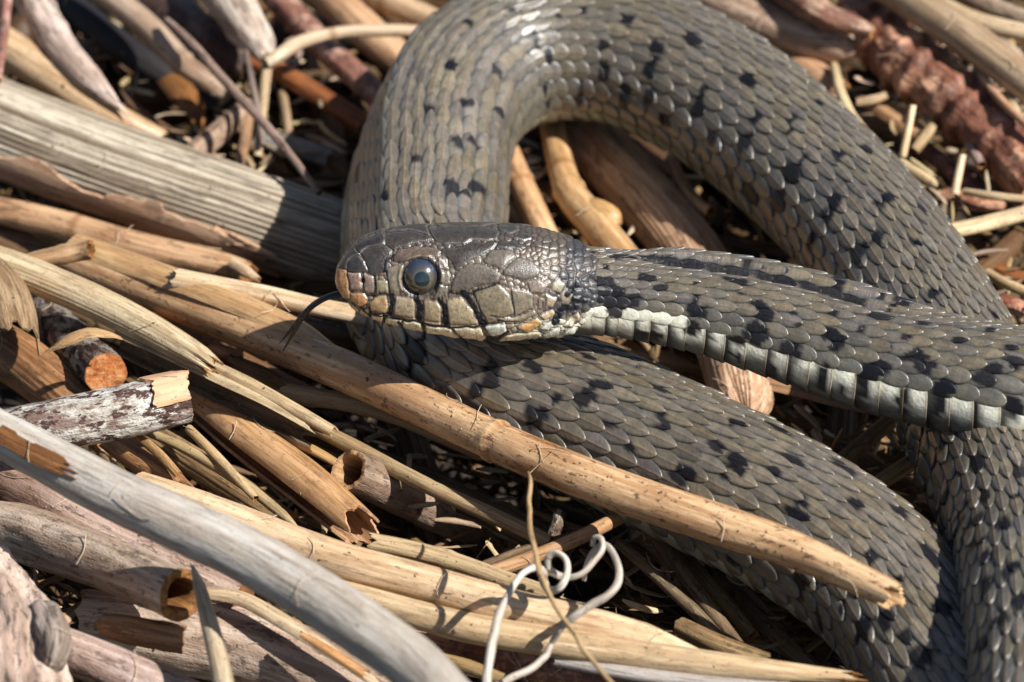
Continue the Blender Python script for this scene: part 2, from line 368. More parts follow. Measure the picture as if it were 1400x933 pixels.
# black flecks, given where they sit in the photo (x, y, half length along the body, half width across; in photo px)
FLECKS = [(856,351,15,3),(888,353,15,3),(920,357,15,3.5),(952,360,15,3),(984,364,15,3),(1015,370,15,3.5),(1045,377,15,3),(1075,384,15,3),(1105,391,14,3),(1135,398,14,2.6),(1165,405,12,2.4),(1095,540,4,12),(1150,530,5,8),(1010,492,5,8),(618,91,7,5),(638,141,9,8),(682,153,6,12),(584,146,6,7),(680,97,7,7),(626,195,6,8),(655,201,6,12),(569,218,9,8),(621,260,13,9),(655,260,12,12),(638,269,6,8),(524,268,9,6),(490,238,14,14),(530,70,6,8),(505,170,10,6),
 (732,55,6,8),(752,80,7,10),(745,122,8,8),(750,136,7,12),(792,128,9,16),(823,64,9,8),(826,97,12,12),(893,67,8,9),(893,94,10,13),(856,124,9,10),(853,143,10,12),(886,134,7,10),(765,20,7,6),(856,28,10,6),(712,168,5,8),(640,35,5,6),(700,15,5,5),(800,15,6,5),
 (950,52,10,7),(1021,108,9,6),(960,130,9,14),(952,152,9,12),(906,163,13,9),(1032,163,10,11),(1019,193,9,13),(976,186,10,7),(1081,163,7,7),(1081,178,7,5),(1097,216,7,10),(1086,234,15,13),(1066,277,10,14),(1147,213,9,8),(1140,279,9,12),(1131,294,12,10),(1025,264,12,7),(1058,286,7,12),(1110,327,9,14),(1178,343,11,14),(1196,328,7,11),(1205,280,7,10),(1216,271,6,7),(1259,282,8,4),(1255,241,9,4),(943,219,4,14),(958,223,4,14),(1000,250,5,12),(1235,406,14,10),(1155,374,8,16),(1251,333,9,6),(1310,352,9,4),(1359,432,12,5),(1300,300,7,4),(1280,400,8,8),(1040,60,6,5),(1120,140,8,5),(1180,200,7,5),
 (950,408,9,6),(954,424,12,8),(945,449,10,9),(1034,454,15,10),(1036,421,8,6),(1043,435,8,7),(1006,467,12,6),(1082,482,14,7),(1140,462,13,7),(1127,519,6,20),(1183,529,7,14),(1183,515,11,8),(985,495,5,12),(1055,512,5,12),(1203,504,12,8),(1250,488,14,8),(1262,502,10,5),(1233,545,6,20),(1285,548,7,18),(1302,530,10,7),(1345,570,6,20),(1356,504,10,8),(1350,520,12,6),(897,463,11,9),(878,460,8,9),(1313,465,8,4),(1207,434,14,5),(1003,385,14,4),(1145,474,9,5),(1388,498,9,8),(1392,560,6,10),(1085,430,7,4),(1240,460,7,4),(1180,452,8,4),
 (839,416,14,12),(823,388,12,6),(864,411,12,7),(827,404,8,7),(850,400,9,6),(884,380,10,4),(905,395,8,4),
 (573,478,13,16),(562,503,10,12),(672,505,10,7),(668,520,9,8),(651,531,13,8),(725,500,9,4),(819,528,12,6),(809,538,12,5),(802,549,9,6),(757,547,8,7),(735,569,15,11),(732,581,12,9),(809,488,9,5),(886,491,14,6),(876,500,8,5),(833,580,12,4),(640,560,12,9),(610,545,9,7),(690,600,9,8),
 (906,530,11,4),(980,534,13,5),(999,577,10,6),(1070,586,16,6),(908,571,7,6),(906,583,9,6),(980,612,10,6),(1010,631,9,6),(932,650,15,9),(1007,643,10,6),(996,655,9,5),(1082,629,12,5),(1150,637,14,8),(1100,688,9,7),(1093,704,12,5),(1168,686,10,6),(1232,698,12,10),(1241,687,10,6),(1271,761,11,5),(1193,761,12,5),(1207,846,13,9),(1179,864,9,14),(1095,814,6,12),(1096,796,9,6),(1039,811,8,6),(1261,900,10,14),(1000,768,8,5),(1061,646,7,5),(1150,830,6,8),(1240,870,9,7),(1120,850,7,10),(860,615,9,6),(1230,790,9,5),(1290,830,12,10),
 (1284,620,6,18),(1271,652,5,22),(1336,632,14,7),(1257,628,4,18),(1346,680,12,6),(1314,700,5,18),(1293,671,5,22),(1328,718,6,18),(1393,646,9,6),(1336,745,7,20),(1306,728,5,18),(1370,720,10,8),(1380,780,12,9),(1345,800,12,10),(1365,850,10,12),(1390,680,9,6),(1395,820,10,8),(1350,760,9,8),(1340,880,10,12)]
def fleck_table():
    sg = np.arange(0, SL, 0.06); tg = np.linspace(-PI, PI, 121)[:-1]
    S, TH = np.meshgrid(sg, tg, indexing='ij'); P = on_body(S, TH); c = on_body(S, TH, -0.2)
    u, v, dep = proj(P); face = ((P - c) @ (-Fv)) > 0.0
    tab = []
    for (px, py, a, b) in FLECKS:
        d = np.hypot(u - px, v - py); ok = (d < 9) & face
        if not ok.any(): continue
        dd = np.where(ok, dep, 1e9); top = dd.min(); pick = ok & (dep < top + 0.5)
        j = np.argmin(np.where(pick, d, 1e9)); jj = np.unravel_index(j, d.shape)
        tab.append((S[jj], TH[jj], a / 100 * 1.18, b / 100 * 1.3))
    r2 = np.random.default_rng(5)
    for _ in range(260):                          # parts of the snake the photo does not show
        s0 = r2.uniform(0, SL); u0, v0, _d = proj(SCn[int(np.argmin(np.abs(ss - s0)))])
        if -120 < u0 < 1480 and -100 < v0 < 1040: continue
        tab.append((s0, r2.uniform(-1.9, 1.9), r2.uniform(.05, .12), r2.uniform(.06, .18)))
    for _ in range(420):                          # the side of the coils turned away
        s0 = r2.uniform(0, SL); t0 = r2.uniform(-2, 2); p = on_body(np.array([s0]), np.array([t0])); q = on_body(np.array([s0]), np.array([t0]), -.2)
        if ((p - q) @ (-Fv))[0] < -0.05: tab.append((s0, t0, r2.uniform(.05, .12), r2.uniform(.06, .18)))
    for _ in range(90): tab.append((r2.uniform(S_NECK0, S_NECK0 + 7), r2.uniform(-1.3, 1.5) * 1.0, r2.uniform(.03, .07), r2.uniform(.02, .05)))
    return np.array(tab)
FT = fleck_table()
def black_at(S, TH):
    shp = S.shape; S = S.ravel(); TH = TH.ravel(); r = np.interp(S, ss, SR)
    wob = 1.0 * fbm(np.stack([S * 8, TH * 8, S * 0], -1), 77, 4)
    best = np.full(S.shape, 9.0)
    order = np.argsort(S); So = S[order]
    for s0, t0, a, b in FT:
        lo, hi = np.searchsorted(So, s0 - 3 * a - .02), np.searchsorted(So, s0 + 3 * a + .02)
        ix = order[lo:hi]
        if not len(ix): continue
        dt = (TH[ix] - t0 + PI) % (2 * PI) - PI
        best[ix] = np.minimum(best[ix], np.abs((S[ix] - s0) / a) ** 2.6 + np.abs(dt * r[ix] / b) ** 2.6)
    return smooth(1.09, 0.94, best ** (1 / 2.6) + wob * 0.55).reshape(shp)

ROWS = 9
wts = np.array([0.145 + 0.19 * (abs(j) / 9) ** 1.3 for j in range(-ROWS, ROWS + 1)])
EDGE = math.radians(113)
cum = np.concatenate([[0], np.cumsum(wts)]); cum = cum / cum[-1] * 2 * EDGE - EDGE
ROW_T = (cum[:-1] + cum[1:]) / 2; ROW_W = np.diff(cum)
def pitch(s):
    near = 0.20 + 0.105 * smooth(S_NECK0 - .3, S_NECK0 + 2.2, s) + 0.10 * smooth(S_NECK0 + 4, S_NECK0 + 12, s)
    return near * np.clip(np.interp(s, ss, SR) / 0.62, 0.2, 1.0)
A = np.array([0, .05, .15, .28, .42, .55, .67, .78, .87, .93, .97, 1.0, 1.0]); Bq = np.array([-1, -.97, -.82, -.55, -.28, -.12, -.05, 0, .05, .12, .28, .55, .82, .97, 1.0])
def width_prof(a, lat):
    k0 = 0.40 + .05 * lat; e = 2.3 + 0.8 * lat
    up = 0.60 + 0.40 * np.sin(np.clip(a / k0, 0, 1) * PI / 2)
    dn = np.clip(1 - np.clip((a - k0) / (1 - k0), 0, 1) ** e, 0, 1) ** (0.80 - .16 * lat)
    return np.where(a < k0, up, dn)
def kth(s): return 1 - .10 * float((1 - smooth(S_NECK0 + 7, S_NECK0 + 10, s)))
def build_scales(mb):
    r1 = np.random.default_rng(3)
    items = []                                    # s0, theta0, length, half width, direction, lateral, id
    s = S_NECK0 - 0.55; krow = 0
    while s < SL - 0.5:
        p = float(pitch(s)); r = float(np.interp(s, ss, SR))
        d = -1.0 if (S_OFF < s < S_FLIP) else 1.0
        for j in range(2 * ROWS + 1):
            lat = (abs(j - ROWS) / ROWS) ** 3
            for_off = 0.5 * p if (j % 2) else 0.0
            items.append((s + for_off + r1.normal(0, .012), ROW_T[j] * kth(s) + r1.normal(0, .008), p * (1.50 - .18 * lat), ROW_W[j] * kth(s) * r * (0.64 - .04 * lat), d, lat, r1.random(), r1.normal(), 0))
        s += p; krow += 1
    a = A[:, None]; b = Bq[None, :]
    cols = []
    for (s0, t0, L, hw, d, lat, rnd, rn2, _) in items:
        wp = width_prof(a, lat)
        thin = smooth(1.0, .86, a)
        r = float(np.interp(s0, ss, SR))
        S = s0 + d * (a - 0.62) * L + 0 * b
        bx = b * wp * hw
        # tip slightly skewed for life
        TH = t0 + (bx + 0.02 * hw * rn2 * a) / r
        lift = 0.040 + 0.006 * rn2
        h = -0.022 + lift * a ** 0.9 + 0.011 * (1 - b ** 2) * np.sin(np.clip(a * 1.02, 0, 1) * PI * .78 + .2)
        keel = (0.0065 * (1 - lat)) * np.exp(-(b * wp / 0.085) ** 2) * smooth(.02, .2, a) * smooth(1.0, .9, a)
        h = h + keel
        edge = np.maximum(smooth(.90, 1.0, np.abs(b)) + 0 * a, smooth(.965, 1.0, a) + 0 * b)
        h = h - edge * 0.012
        skirt = ((np.abs(b) > .99) | (np.arange(len(A))[:, None] == len(A) - 1))
        h = np.where(skirt, h - 0.05, h)
        P = on_body(S, TH, h * np.clip(r / .8, .45, 1.1))
        # colour of the skin itself
        neck = float(1 - smooth(S_NECK0 + 4.5, S_NECK0 + 7.5, np.array(s0)))
        rowpos = abs(t0)
        tone = np.array([.122, .102, .074]) * (1 + .15 * rn2) * (1 - .16 * neck)
        tone = tone + np.array([.01, .004, -.008]) * (rnd - .5) * 2
        side = smooth(1.1, 1.9, np.array(rowpos))
        tone = tone * (1 - side) + np.array([.116, .110, .086]) * side * (1 + .06 * rn2)
        if lat > .9 and neck > .5 and s0 < S_NECK0 + 1.5: tone = np.array([.74, .72, .58]) * (1 + .04 * rn2)
        col = np.ones(P.shape[:2] + (3,)) * tone
        g = fbm(np.stack([S * 14, TH * 10, S * 0 + rnd * 9], -1), 5, 3)
        col = col * (1 + .16 * g[..., None])
        kb = np.exp(-(b * wp / 0.11) ** 2) * (1 - lat) * smooth(.05, .25, a); col = col * (1 - .5 * kb[..., None]) + np.array([.20, .125, .065]) * .5 * kb[..., None]
        rim = np.maximum(smooth(.74, .96, a) + 0 * b, smooth(.72, .95, np.abs(b)) * smooth(.3, .6, a)) * .08; col = col * (1 - rim[..., None]) + np.array([.26, .265, .235]) * rim[..., None]
        yb = smooth(.25, .65, np.array(g)) * 0.35; col = col * (1 - yb[..., None]) + np.array([.26, .20, .10]) * yb[..., None]
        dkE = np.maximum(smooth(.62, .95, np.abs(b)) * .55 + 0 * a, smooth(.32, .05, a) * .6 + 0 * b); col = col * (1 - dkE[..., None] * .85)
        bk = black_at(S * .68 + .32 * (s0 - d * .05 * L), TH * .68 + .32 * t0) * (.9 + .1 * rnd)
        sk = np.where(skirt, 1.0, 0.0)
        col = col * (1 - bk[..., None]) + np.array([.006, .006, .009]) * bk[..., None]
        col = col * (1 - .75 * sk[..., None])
        c4 = np.concatenate([col, np.maximum(bk, 0)[..., None]], -1)
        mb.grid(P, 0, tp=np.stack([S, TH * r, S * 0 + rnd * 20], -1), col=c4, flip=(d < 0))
    # belly plates
    s = S_NECK0 - 0.6; i = 0
    aa = np.array([0, .1, .35, .6, .8, .92, .98, 1, 1.0])[:, None]; bb = np.linspace(-1, 1, 41)[None, :]
    while s < SL - .6:
        p = float(pitch(s)); r = float(np.interp(s, ss, SR)); d = -1.0 if (S_OFF < s < S_FLIP) else 1.0
        half = PI - EDGE * kth(s) + .20
        TH = PI + bb * half + 0 * aa
        bow = 0.20 * p * (np.abs(bb) ** 6)
        S = s + d * ((aa - .5) * p * 1.35 - bow)
        h = -.035 + .045 * aa + .008 * np.sin(aa * PI) + 0 * bb
        last = (np.arange(len(aa))[:, None] == len(aa) - 1); h = np.where(last | (np.abs(bb) > .995), h - .05, h)
        THw = (TH + PI) % (2 * PI) - PI
        P = on_body(S, THw, h)
        neck = float(1 - smooth(S_NECK0 + 6, S_NECK0 + 10, np.array(s)))
        white = np.array([.90, .87, .70]) * neck + np.array([.34, .36, .28]) * (1 - neck)
        g = fbm(np.stack([S * 10, THw * 7, S * 0], -1), 15, 3)
        col = np.ones(P.shape[:2] + (3,)) * white * (1 + .14 * g[..., None])
        # checkered dark marks towards the middle of the belly, pale edges
        bkm = smooth(.80, .55, np.abs(bb) + .12 * fbm(np.stack([S * 3 + i * 7.3, THw * 5, S * 0], -1), 8, 2)) * 0.92
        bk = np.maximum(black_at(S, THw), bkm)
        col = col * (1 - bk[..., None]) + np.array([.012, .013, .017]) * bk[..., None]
        if r1.random() < .48 and neck > .3: bar = smooth(.62, .50, aa + .10 * fbm(np.stack([THw * 9, S * 3, S * 0 + i], -1), 12, 2) + 0 * bb) * r1.uniform(.9, 1); col = col * (1 - bar[..., None]) + np.array([.010, .010, .013]) * bar[..., None]; bk = np.maximum(bk, bar)
        edge = smooth(.88, 1.0, aa) * .75 + 0 * bb; col = col * (1 - edge[..., None]) + np.array([.12, .085, .05]) * edge[..., None]
        mb.grid(P, 0, tp=np.stack([S, THw * r, S * 0 + i], -1), col=np.concatenate([col, bk[..., None]], -1), flip=(d < 0))
        s += p; i += 1
    # skin under the scales
    sg = np.arange(S_NECK0 - .9, SL, 0.08); tg = np.linspace(-PI, PI, 65)[:-1]
    S, TH = np.meshgrid(sg, tg, indexing='ij'); P = on_body(S, TH, -0.045)
    mb.grid(P, 0, wrap=True, tp=np.stack([S, TH, S * 0], -1), col=np.concatenate([np.ones(S.shape + (3,)) * np.array([.035, .032, .028]), np.ones(S.shape + (1,)) * .5], -1))

# ---- head: laid out in its own side view. a = along the head, l = towards its near side, d = up through its crown
TILT = math.radians(17)
HA = norm(Rv + 0.0 * Uv); HL = norm(-Fv * math.cos(TILT) - Uv * math.sin(TILT)); HD = np.cross(HA, -HL) * -1
HD = Uv * math.cos(TILT) - Fv * math.sin(TILT)
HO = at(458, 392, 2.80)
HS = cm(1.0, HO)                                  # one photo px at the head, in cm
OUT_T = [(458,378),(461,366),(467,354),(478,338),(492,326),(520,315),(560,309),(620,307),(690,306),(740,311),(780,324),(820,345),(850,362),(900,375)]
OUT_B = [(458,384),(461,394),(468,404),(478,416),(492,427),(520,440),(560,450),(600,458),(640,464),(680,466),(740,463),(790,459),(820,452),(850,440),(900,430)]
HALF = [(458,6),(461,18),(467,27),(478,35),(492,41),(520,47),(560,55),(600,63),(640,72),(690,80),(740,78),(780,68),(820,52),(850,40),(900,36)]
MIDY = [(458,381),(478,383),(500,386),(580,392),(700,396),(800,402),(900,415)]
def ip(tab, x): t = np.array(tab, float); return np.interp(x, t[:, 0], t[:, 1])
def head_surface(X, PH):
    """X photo x along the head; PH angle, 0 = near side, +90 = crown. Returns local (l, d) in photo px and the middle height"""
    mid = ip(MIDY, X); t = mid - ip(OUT_T, X); b = ip(OUT_B, X) - mid; wd = ip(HALF, X)
    st, ct = math.sin(TILT), math.cos(TILT)
    q = np.linspace(0, 2 * PI, 121)
    def shape(ph, T_, B_, W_):
        c, s = np.cos(ph), np.sin(ph); n1 = 2 / 2.7
        l = W_ * np.sign(c) * np.abs(c) ** n1 * (1 - 0.16 * np.clip(s, 0, 1) ** 2)
        dd = np.where(s > 0, T_, B_) * np.sign(s) * np.abs(s) ** n1
        return l, dd
    T_ = np.maximum(t, 1.0) / ct; B_ = np.maximum(b, 1.0) / ct
    Tx, Bx, Wx = T_.copy(), B_.copy(), wd
    for _ in range(14):
        l, dd = shape(q[None, :], Tx.reshape(-1, 1), Bx.reshape(-1, 1), Wx.reshape(-1, 1)); v = dd * ct - l * st
        top = v.max(1).reshape(t.shape); bot = -v.min(1).reshape(t.shape)
        Tx = np.clip(Tx + (t - top) / ct * .8, 1.0, None); Bx = np.clip(Bx + (b - bot) / ct * .8, 1.0, None)
    l, dd = shape(PH, Tx, Bx, wd)
    return l, dd, mid
def Hc(P): return [(440 + x / 4.912, 290 + y / 4.912) for x, y in P]
DK = (.034, .026, .021); DK2 = (.044, .033, .025); TN = (.26, .20, .125); CR = (.72, .56, .30); CR2 = (.78, .68, .44); OR = (.46, .22, .085); OR2 = (.34, .19, .10); MD = (.17, .14, .10); WH = (.66, .66, .54); PK = (.30, .20, .14)
PLATES = [
 ([(78,400),(125,372),(165,385),(180,420),(190,520),(215,590),(150,580),(95,470)], OR, 'rostral'),
 ([(178,412),(268,412),(285,455),(270,532),(200,522)], (.32,.19,.14), ''), ([(290,412),(352,432),(368,542),(280,540),(292,470)], (.22,.15,.11), ''),
 ([(190,328),(250,300),(298,328),(318,408),(178,405)], DK, ''), ([(125,375),(150,315),(232,235),(262,290),(195,322),(172,398)], DK2, ''),
 ([(272,290),(330,250),(428,228),(478,268),(442,398),(372,430),(325,412),(302,330)], DK2, ''), ([(232,238),(280,200),(420,150),(440,188),(428,226),(330,248),(264,288)], DK, ''),
 ([(432,190),(480,147),(620,137),(740,166),(760,198),(620,218),(500,262),(434,232)], DK2, ''), ([(440,140),(560,95),(700,88),(715,128),(738,163),(620,133),(480,143)], DK, ''),
 ([(485,302),(520,264),(640,236),(760,245),(812,270),(800,318),(690,312),(600,326),(540,346),(490,332)], (.12,.08,.055), ''),
 ([(762,198),(722,122),(900,95),(1080,100),(1200,140),(1180,198),(1000,200),(955,228),(830,228)], DK2, ''), ([(812,252),(950,240),(1000,212),(1180,215),(1140,258),(1000,340),(905,398),(872,330),(805,290)], DK2, ''),
 ([(442,382),(530,350),(556,372),(540,450),(556,525),(518,556),(470,540),(442,440)], (.20,.16,.11), ''), ([(372,462),(440,462),(455,540),(372,545)], (.24,.20,.11), ''),
 ([(790,312),(832,330),(850,385),(800,400),(792,350)], MD, ''), ([(803,402),(856,400),(872,480),(845,500),(800,470)], MD, ''), ([(798,478),(850,505),(850,560),(792,592),(742,584),(785,530)], MD, ''),
 ([(872,520),(902,420),(1002,350),(1085,366),(1200,410),(1188,470),(1060,498),(950,538),(882,544)], (.12,.095,.070), ''), ([(1086,332),(1143,260),(1281,270),(1306,310),(1211,388),(1090,352)], (.13,.105,.078), ''), ([(1215,395),(1311,312),(1411,330),(1461,390),(1461,430),(1361,462),(1224,432)], (.11,.088,.066), ''),
 ([(200,547),(290,547),(322,580),(312,622),(242,642),(202,602)], OR, ''), ([(330,612),(360,572),(440,562),(446,640),(430,690),(330,672)], (.40,.26,.12), ''), ([(500,577),(620,572),(634,640),(628,728),(484,698)], (.36,.27,.17), ''),
 ([(690,597),(775,590),(802,650),(806,762),(694,742),(690,680)], (.33,.24,.14), ''), ([(836,602),(938,565),(968,600),(1050,705),(1056,768),(862,772)], (.37,.29,.17), ''), ([(1022,545),(1090,500),(1190,490),(1262,560),(1292,682),(1112,750)], (.21,.165,.10), ''), ([(1268,522),(1411,540),(1421,640),(1298,702)], (.20,.16,.105), ''),
 ([(180,600),(250,650),(262,680),(205,650)], CR, ''), ([(262,652),(322,652),(332,702),(262,682)], CR, ''), ([(334,690),(420,690),(412,742),(336,720)], CR, ''), ([(444,702),(542,730),(520,766),(424,746)], CR2, ''), ([(552,727),(668,747),(682,802),(542,772)], CR2, ''), ([(700,752),(868,782),(938,848),(700,807)], CR2, ''), ([(882,777),(1060,777),(1108,842),(1080,862),(952,848)], CR2, ''),
 ([(1084,772),(1231,742),(1251,808),(1141,836)], WH, ''), ([(1140,862),(1311,812),(1461,802),(1481,832),(1281,866)], CR2, ''), ([(1130,700),(1280,712),(1330,700),(1420,655),(1440,680),(1330,740),(1240,740)], TN, ''),
 ([(1311,772),(1441,710),(1481,750),(1381,812)], (.60,.33,.12), ''), ([(1461,782),(1561,712),(1581,750),(1511,802)], WH, ''), ([(1481,825),(1591,772),(1601,822),(1501,842)], WH, ''), ([(1611,772),(1721,672),(1741,712),(1671,782)], (.50,.42,.30), ''), ([(1606,830),(1690,780),(1730,800),(1700,835)], WH, ''),
 ([(1491,560),(1581,580),(1551,632),(1501,652)], (.30,.22,.14), ''), ([(1593,560),(1641,517),(1691,570),(1651,630),(1601,630)], (.23,.18,.12), ''), ([(1541,480),(1581,442),(1636,490),(1601,550),(1541,530)], (.28,.23,.16), ''), ([(1373,470),(1461,452),(1511,500),(1481,552),(1401,542)], (.20,.15,.11), ''),
 ([(1455,690),(1560,650),(1570,690),(1490,725)], (.42,.30,.17), ''), ([(1272,185),(1340,145),(1400,150),(1415,185),(1360,205)], DK2, ''), ([(1190,215),(1260,205),(1330,225),(1350,262),(1270,262),(1160,250)], DK, ''), ([(1180,100),(1290,100),(1330,135),(1260,160),(1200,135)], DK, ''),
 
]
PLATES = [(Hc(P), c, n) for P, c, n in PLATES]
BARS = [([(470,560),(478,600),(455,690)], 4.5), ([(640,565),(662,640),(655,722)], 5.5), ([(795,590),(822,640),(835,755)], 4.5), ([(950,545),(1010,610),(1085,760)], 5.5), ([(320,560),(470,552),(640,570)], 1.8), ([(860,550),(1000,548),(1190,480)], 1.8), ([(215,600),(330,685),(480,715),(700,750),(860,775),(1080,762)], 1.1), ([(360,560),(365,430)], 1.8), ([(425,400),(450,330),(480,290)], 3.0),
        ([(520,735),(535,775)], 2.2), ([(680,742),(690,805)], 2.2), ([(420,690),(425,745)], 2.0), ([(1120,845),(1180,850),(1250,800)], 3.5), ([(330,650),(332,700)], 2.6), ([(1560,740),(1620,640),(1700,640)], 7.5), ([(1690,590),(1760,600)], 7), ([(1640,560),(1700,500)], 6)]
BARS = [(Hc(P), wd) for P, wd in BARS]
EYE_PX, EYE_PY, EYE_R = 577.0, 381.0, 26.0
def seg_dist(U, V, P, closed=True):
    best = np.full(U.shape, 1e9); n = len(P)
    for i in range(n if closed else n - 1):
        x0, y0 = P[i]; x1, y1 = P[(i + 1) % n]; dx, dy = x1 - x0, y1 - y0
        t = np.clip(((U - x0) * dx + (V - y0) * dy) / (dx * dx + dy * dy + 1e-9), 0, 1)
        best = np.minimum(best, np.hypot(U - x0 - t * dx, V - y0 - t * dy))
    return best
def inside(U, V, P):
    r = np.zeros(U.shape, bool); n = len(P); j = n - 1
    for i in range(n):
        xi, yi = P[i]; xj, yj = P[j]
        r ^= ((yi > V) != (yj > V)) & (U < (xj - xi) * (V - yi) / (yj - yi + 1e-12) + xi); j = i
    return r
def build_head(mb):
    xs = np.concatenate([458 + 24 * (np.linspace(0, 1, 34) ** 1.6), np.linspace(482.9, 862, 400)])
    ph = np.linspace(-PI, PI, 361)[:-1] + PI / 2
    X, PHI = np.meshgrid(xs, ph, indexing='ij')
    l, dd, mid = head_surface(xs[:, None] * np.ones((1, 1)), ph[None, :] * np.ones((len(xs), 1)))
    l = np.broadcast_to(l, X.shape).copy(); dd = np.broadcast_to(dd, X.shape).copy(); mid = np.broadcast_to(mid, X.shape)
    ct, st = math.cos(TILT), math.sin(TILT)
    U = X; V = mid - (dd * ct - np.abs(l) * st)    # side view of the near half, the far half mirrors it
    Uw = U + 1.3 * vnoise(np.stack([U / 9, V / 9, U * 0], -1), 3); Vw = V + 1.3 * vnoise(np.stack([U / 9, V / 9, U * 0 + 5], -1), 3)
    near_e = np.hypot(U - EYE_PX, V - EYE_PY)
    # beads of small scales everywhere, plates over them
    rr = np.random.default_rng(8); seeds = []
    gx = 455 + 425 * np.linspace(0, 1, 46) ** 0.93
    gx = np.concatenate([np.arange(455, 740, 8.6), np.arange(744, 880, 11.5)])
    for i, x in enumerate(gx):
        for y in np.arange(290, 490, 7.8 + 3.0 * (x > 745)): seeds.append((x + rr.normal(0, 1.5) + (0), y + (i % 2) * 3.7 + rr.normal(0, 1.4)))
    seeds = np.array(seeds); d1 = np.full(U.shape, 1e9); d2 = np.full(U.shape, 1e9); idx = np.zeros(U.shape, int)
    for k_, (sx, sy) in enumerate(seeds):
        m = (np.abs(xs - sx) < 20); i0, i1 = np.argmax(m), len(m) - np.argmax(m[::-1])
        if not m.any(): continue
        d = np.hypot((Uw[i0:i1] - sx) * .85, Vw[i0:i1] - sy); a1 = d1[i0:i1]; a2 = d2[i0:i1]; ii = idx[i0:i1]
        c1 = d < a1; a2[:] = np.where(c1, a1, np.minimum(a2, d)); ii[:] = np.where(c1, k_, ii); a1[:] = np.where(c1, d, a1)
    cell = d2 - d1
    H = (1.9 + 1.1 * smooth(740, 770, U)) * (1 - np.exp(-cell / (1.6 + 1.2 * smooth(740, 770, U)))) - 1.3
    rv = hash3(idx, idx * 7 + 3, idx * 0)
    back = smooth(735, 790, U); low = smooth(392, 440, V + (U - 780) * .05)
    tan_ = np.array([.17, .125, .085]); dk_ = np.array([.045, .045, .050]); cream_ = np.array([.58, .54, .42]); skin = np.array([.10, .085, .07])
    darkband = smooth(742, 765, U + (400 - V) * -.35) * (1 - smooth(832, 856, U - (V - 370) * .2))
    dkk = np.clip(darkband * (.55 + .7 * rv) * (1 - smooth(425, 440, V)), 0, 1)
    top = 1 - smooth(338, 352, V)
    col = tan_ * (.7 + .5 * rv)[..., None]
    col = col * (1 - top[..., None] * .6) + np.array(DK2) * top[..., None] * .6
    col = col * (1 - dkk[..., None]) + dk_ * dkk[..., None]
    cl = smooth(428, 446, V - (rv - .5) * 10) * smooth(690, 720, U); col = col * (1 - cl[..., None]) + cream_ * (.8 + .3 * rv)[..., None] * cl[..., None]
    late = smooth(826, 856, U)*(1-cl); col = col * (1 - late[..., None]) + np.array([.17, .15, .11]) * late[..., None]
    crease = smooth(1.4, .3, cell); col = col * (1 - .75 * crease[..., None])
    blk = dkk * .6
    for P, c, nm in PLATES:
        bx = (min(p[0] for p in P) - 6, max(p[0] for p in P) + 6, min(p[1] for p in P) - 6, max(p[1] for p in P) + 6)
        m = (Uw > bx[0]) & (Uw < bx[1]) & (Vw > bx[2]) & (Vw < bx[3])
        if not m.any(): continue
        u, v = Uw[m], Vw[m]; dst = seg_dist(u, v, P); ins = inside(u, v, P); dS = np.where(ins, dst, -dst)
        size = max(3.0, min(bx[1] - bx[0], bx[3] - bx[2]) - 12)
        hgt = -0.9 + 2.6 * smooth(-.9, 1.5, dS) * 1.0 + min(1.8, size * .06) * (1 - np.exp(-np.clip(dS, 0, 99) / (size * .22)))
        k_ = smooth(-.9, .5, dS); H[m] = H[m] * (1 - k_) + hgt * k_
        rim = np.exp(-((dS - .9) / 1.1) ** 2) * .35
        cc = np.array(c) * (1 + .28 * fbm(np.stack([u / 5, v / 5, u * 0], -1), 6, 3))[..., None]
        mott = smooth(.30, .55, fbm(np.stack([u / 2.6, v / 2.6, u * 0 + 4], -1), 16, 2)); cc = cc * (1 - .45 * mott[..., None])
        cc = cc * (1 - rim[..., None]) + (np.array(c) * .5 + np.array([.20, .18, .15])) * rim[..., None]
        kk = smooth(-.2, .9, dS); col[m] = col[m] * (1 - kk[..., None]) + cc * kk[..., None]; blk[m] *= (1 - kk)
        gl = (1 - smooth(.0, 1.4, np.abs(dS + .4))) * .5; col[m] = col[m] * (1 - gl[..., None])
    for P, wd in BARS:
        d = seg_dist(Uw, Vw, P, False); k_ = smooth(wd * .68 + .9, wd * .68 - .6, d); col = col * (1 - k_[..., None]) + np.array([.010, .010, .013]) * k_[..., None]; blk = np.maximum(blk, k_)
        H = H - k_ * 0.7 * smooth(0, wd * .5, d) + k_ * .4
    # nostril and the eye socket
    nd = np.hypot((U - 497.5), (V - 384.5) * .8); kn = smooth(4.2, 1.5, nd); H -= kn * 5.0; col *= (1 - .9 * kn[..., None])
    ring = np.exp(-((near_e - EYE_R - 3.0) / 2.6) ** 2); H += ring * 2.0
    so_ = smooth(EYE_R + .5, EYE_R - 4.5, near_e)
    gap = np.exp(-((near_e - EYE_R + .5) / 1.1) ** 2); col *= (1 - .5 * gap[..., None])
    # brow shelf over the eye, jaw line
    H += 2.6 * np.exp(-((V - 355) / 5.0) ** 2) * smooth(540, 555, U) * (1 - smooth(600, 612, U))
    H -= 1.6 * np.exp(-((V - ip([(470, 408), (500, 424), (560, 434), (620, 444), (700, 444), (740, 441)], U)) / 1.3) ** 2) * (1 - smooth(715, 740, U))
    fine = fbm(np.stack([U / 2.2, V / 2.2, l / 2.2], -1), 61, 3); H += .22 * fine
    fade = smooth(458.0, 464, X)
    # offset along the local normal
    P0 = np.stack([U - 458, l, dd - (mid - 392) / ct * 0], -1)
    P3 = HO + HS * ((X - 458)[..., None] * HA + l[..., None] * HL + dd[..., None] * HD) + HS * (-(mid - 392))[..., None] * Uv
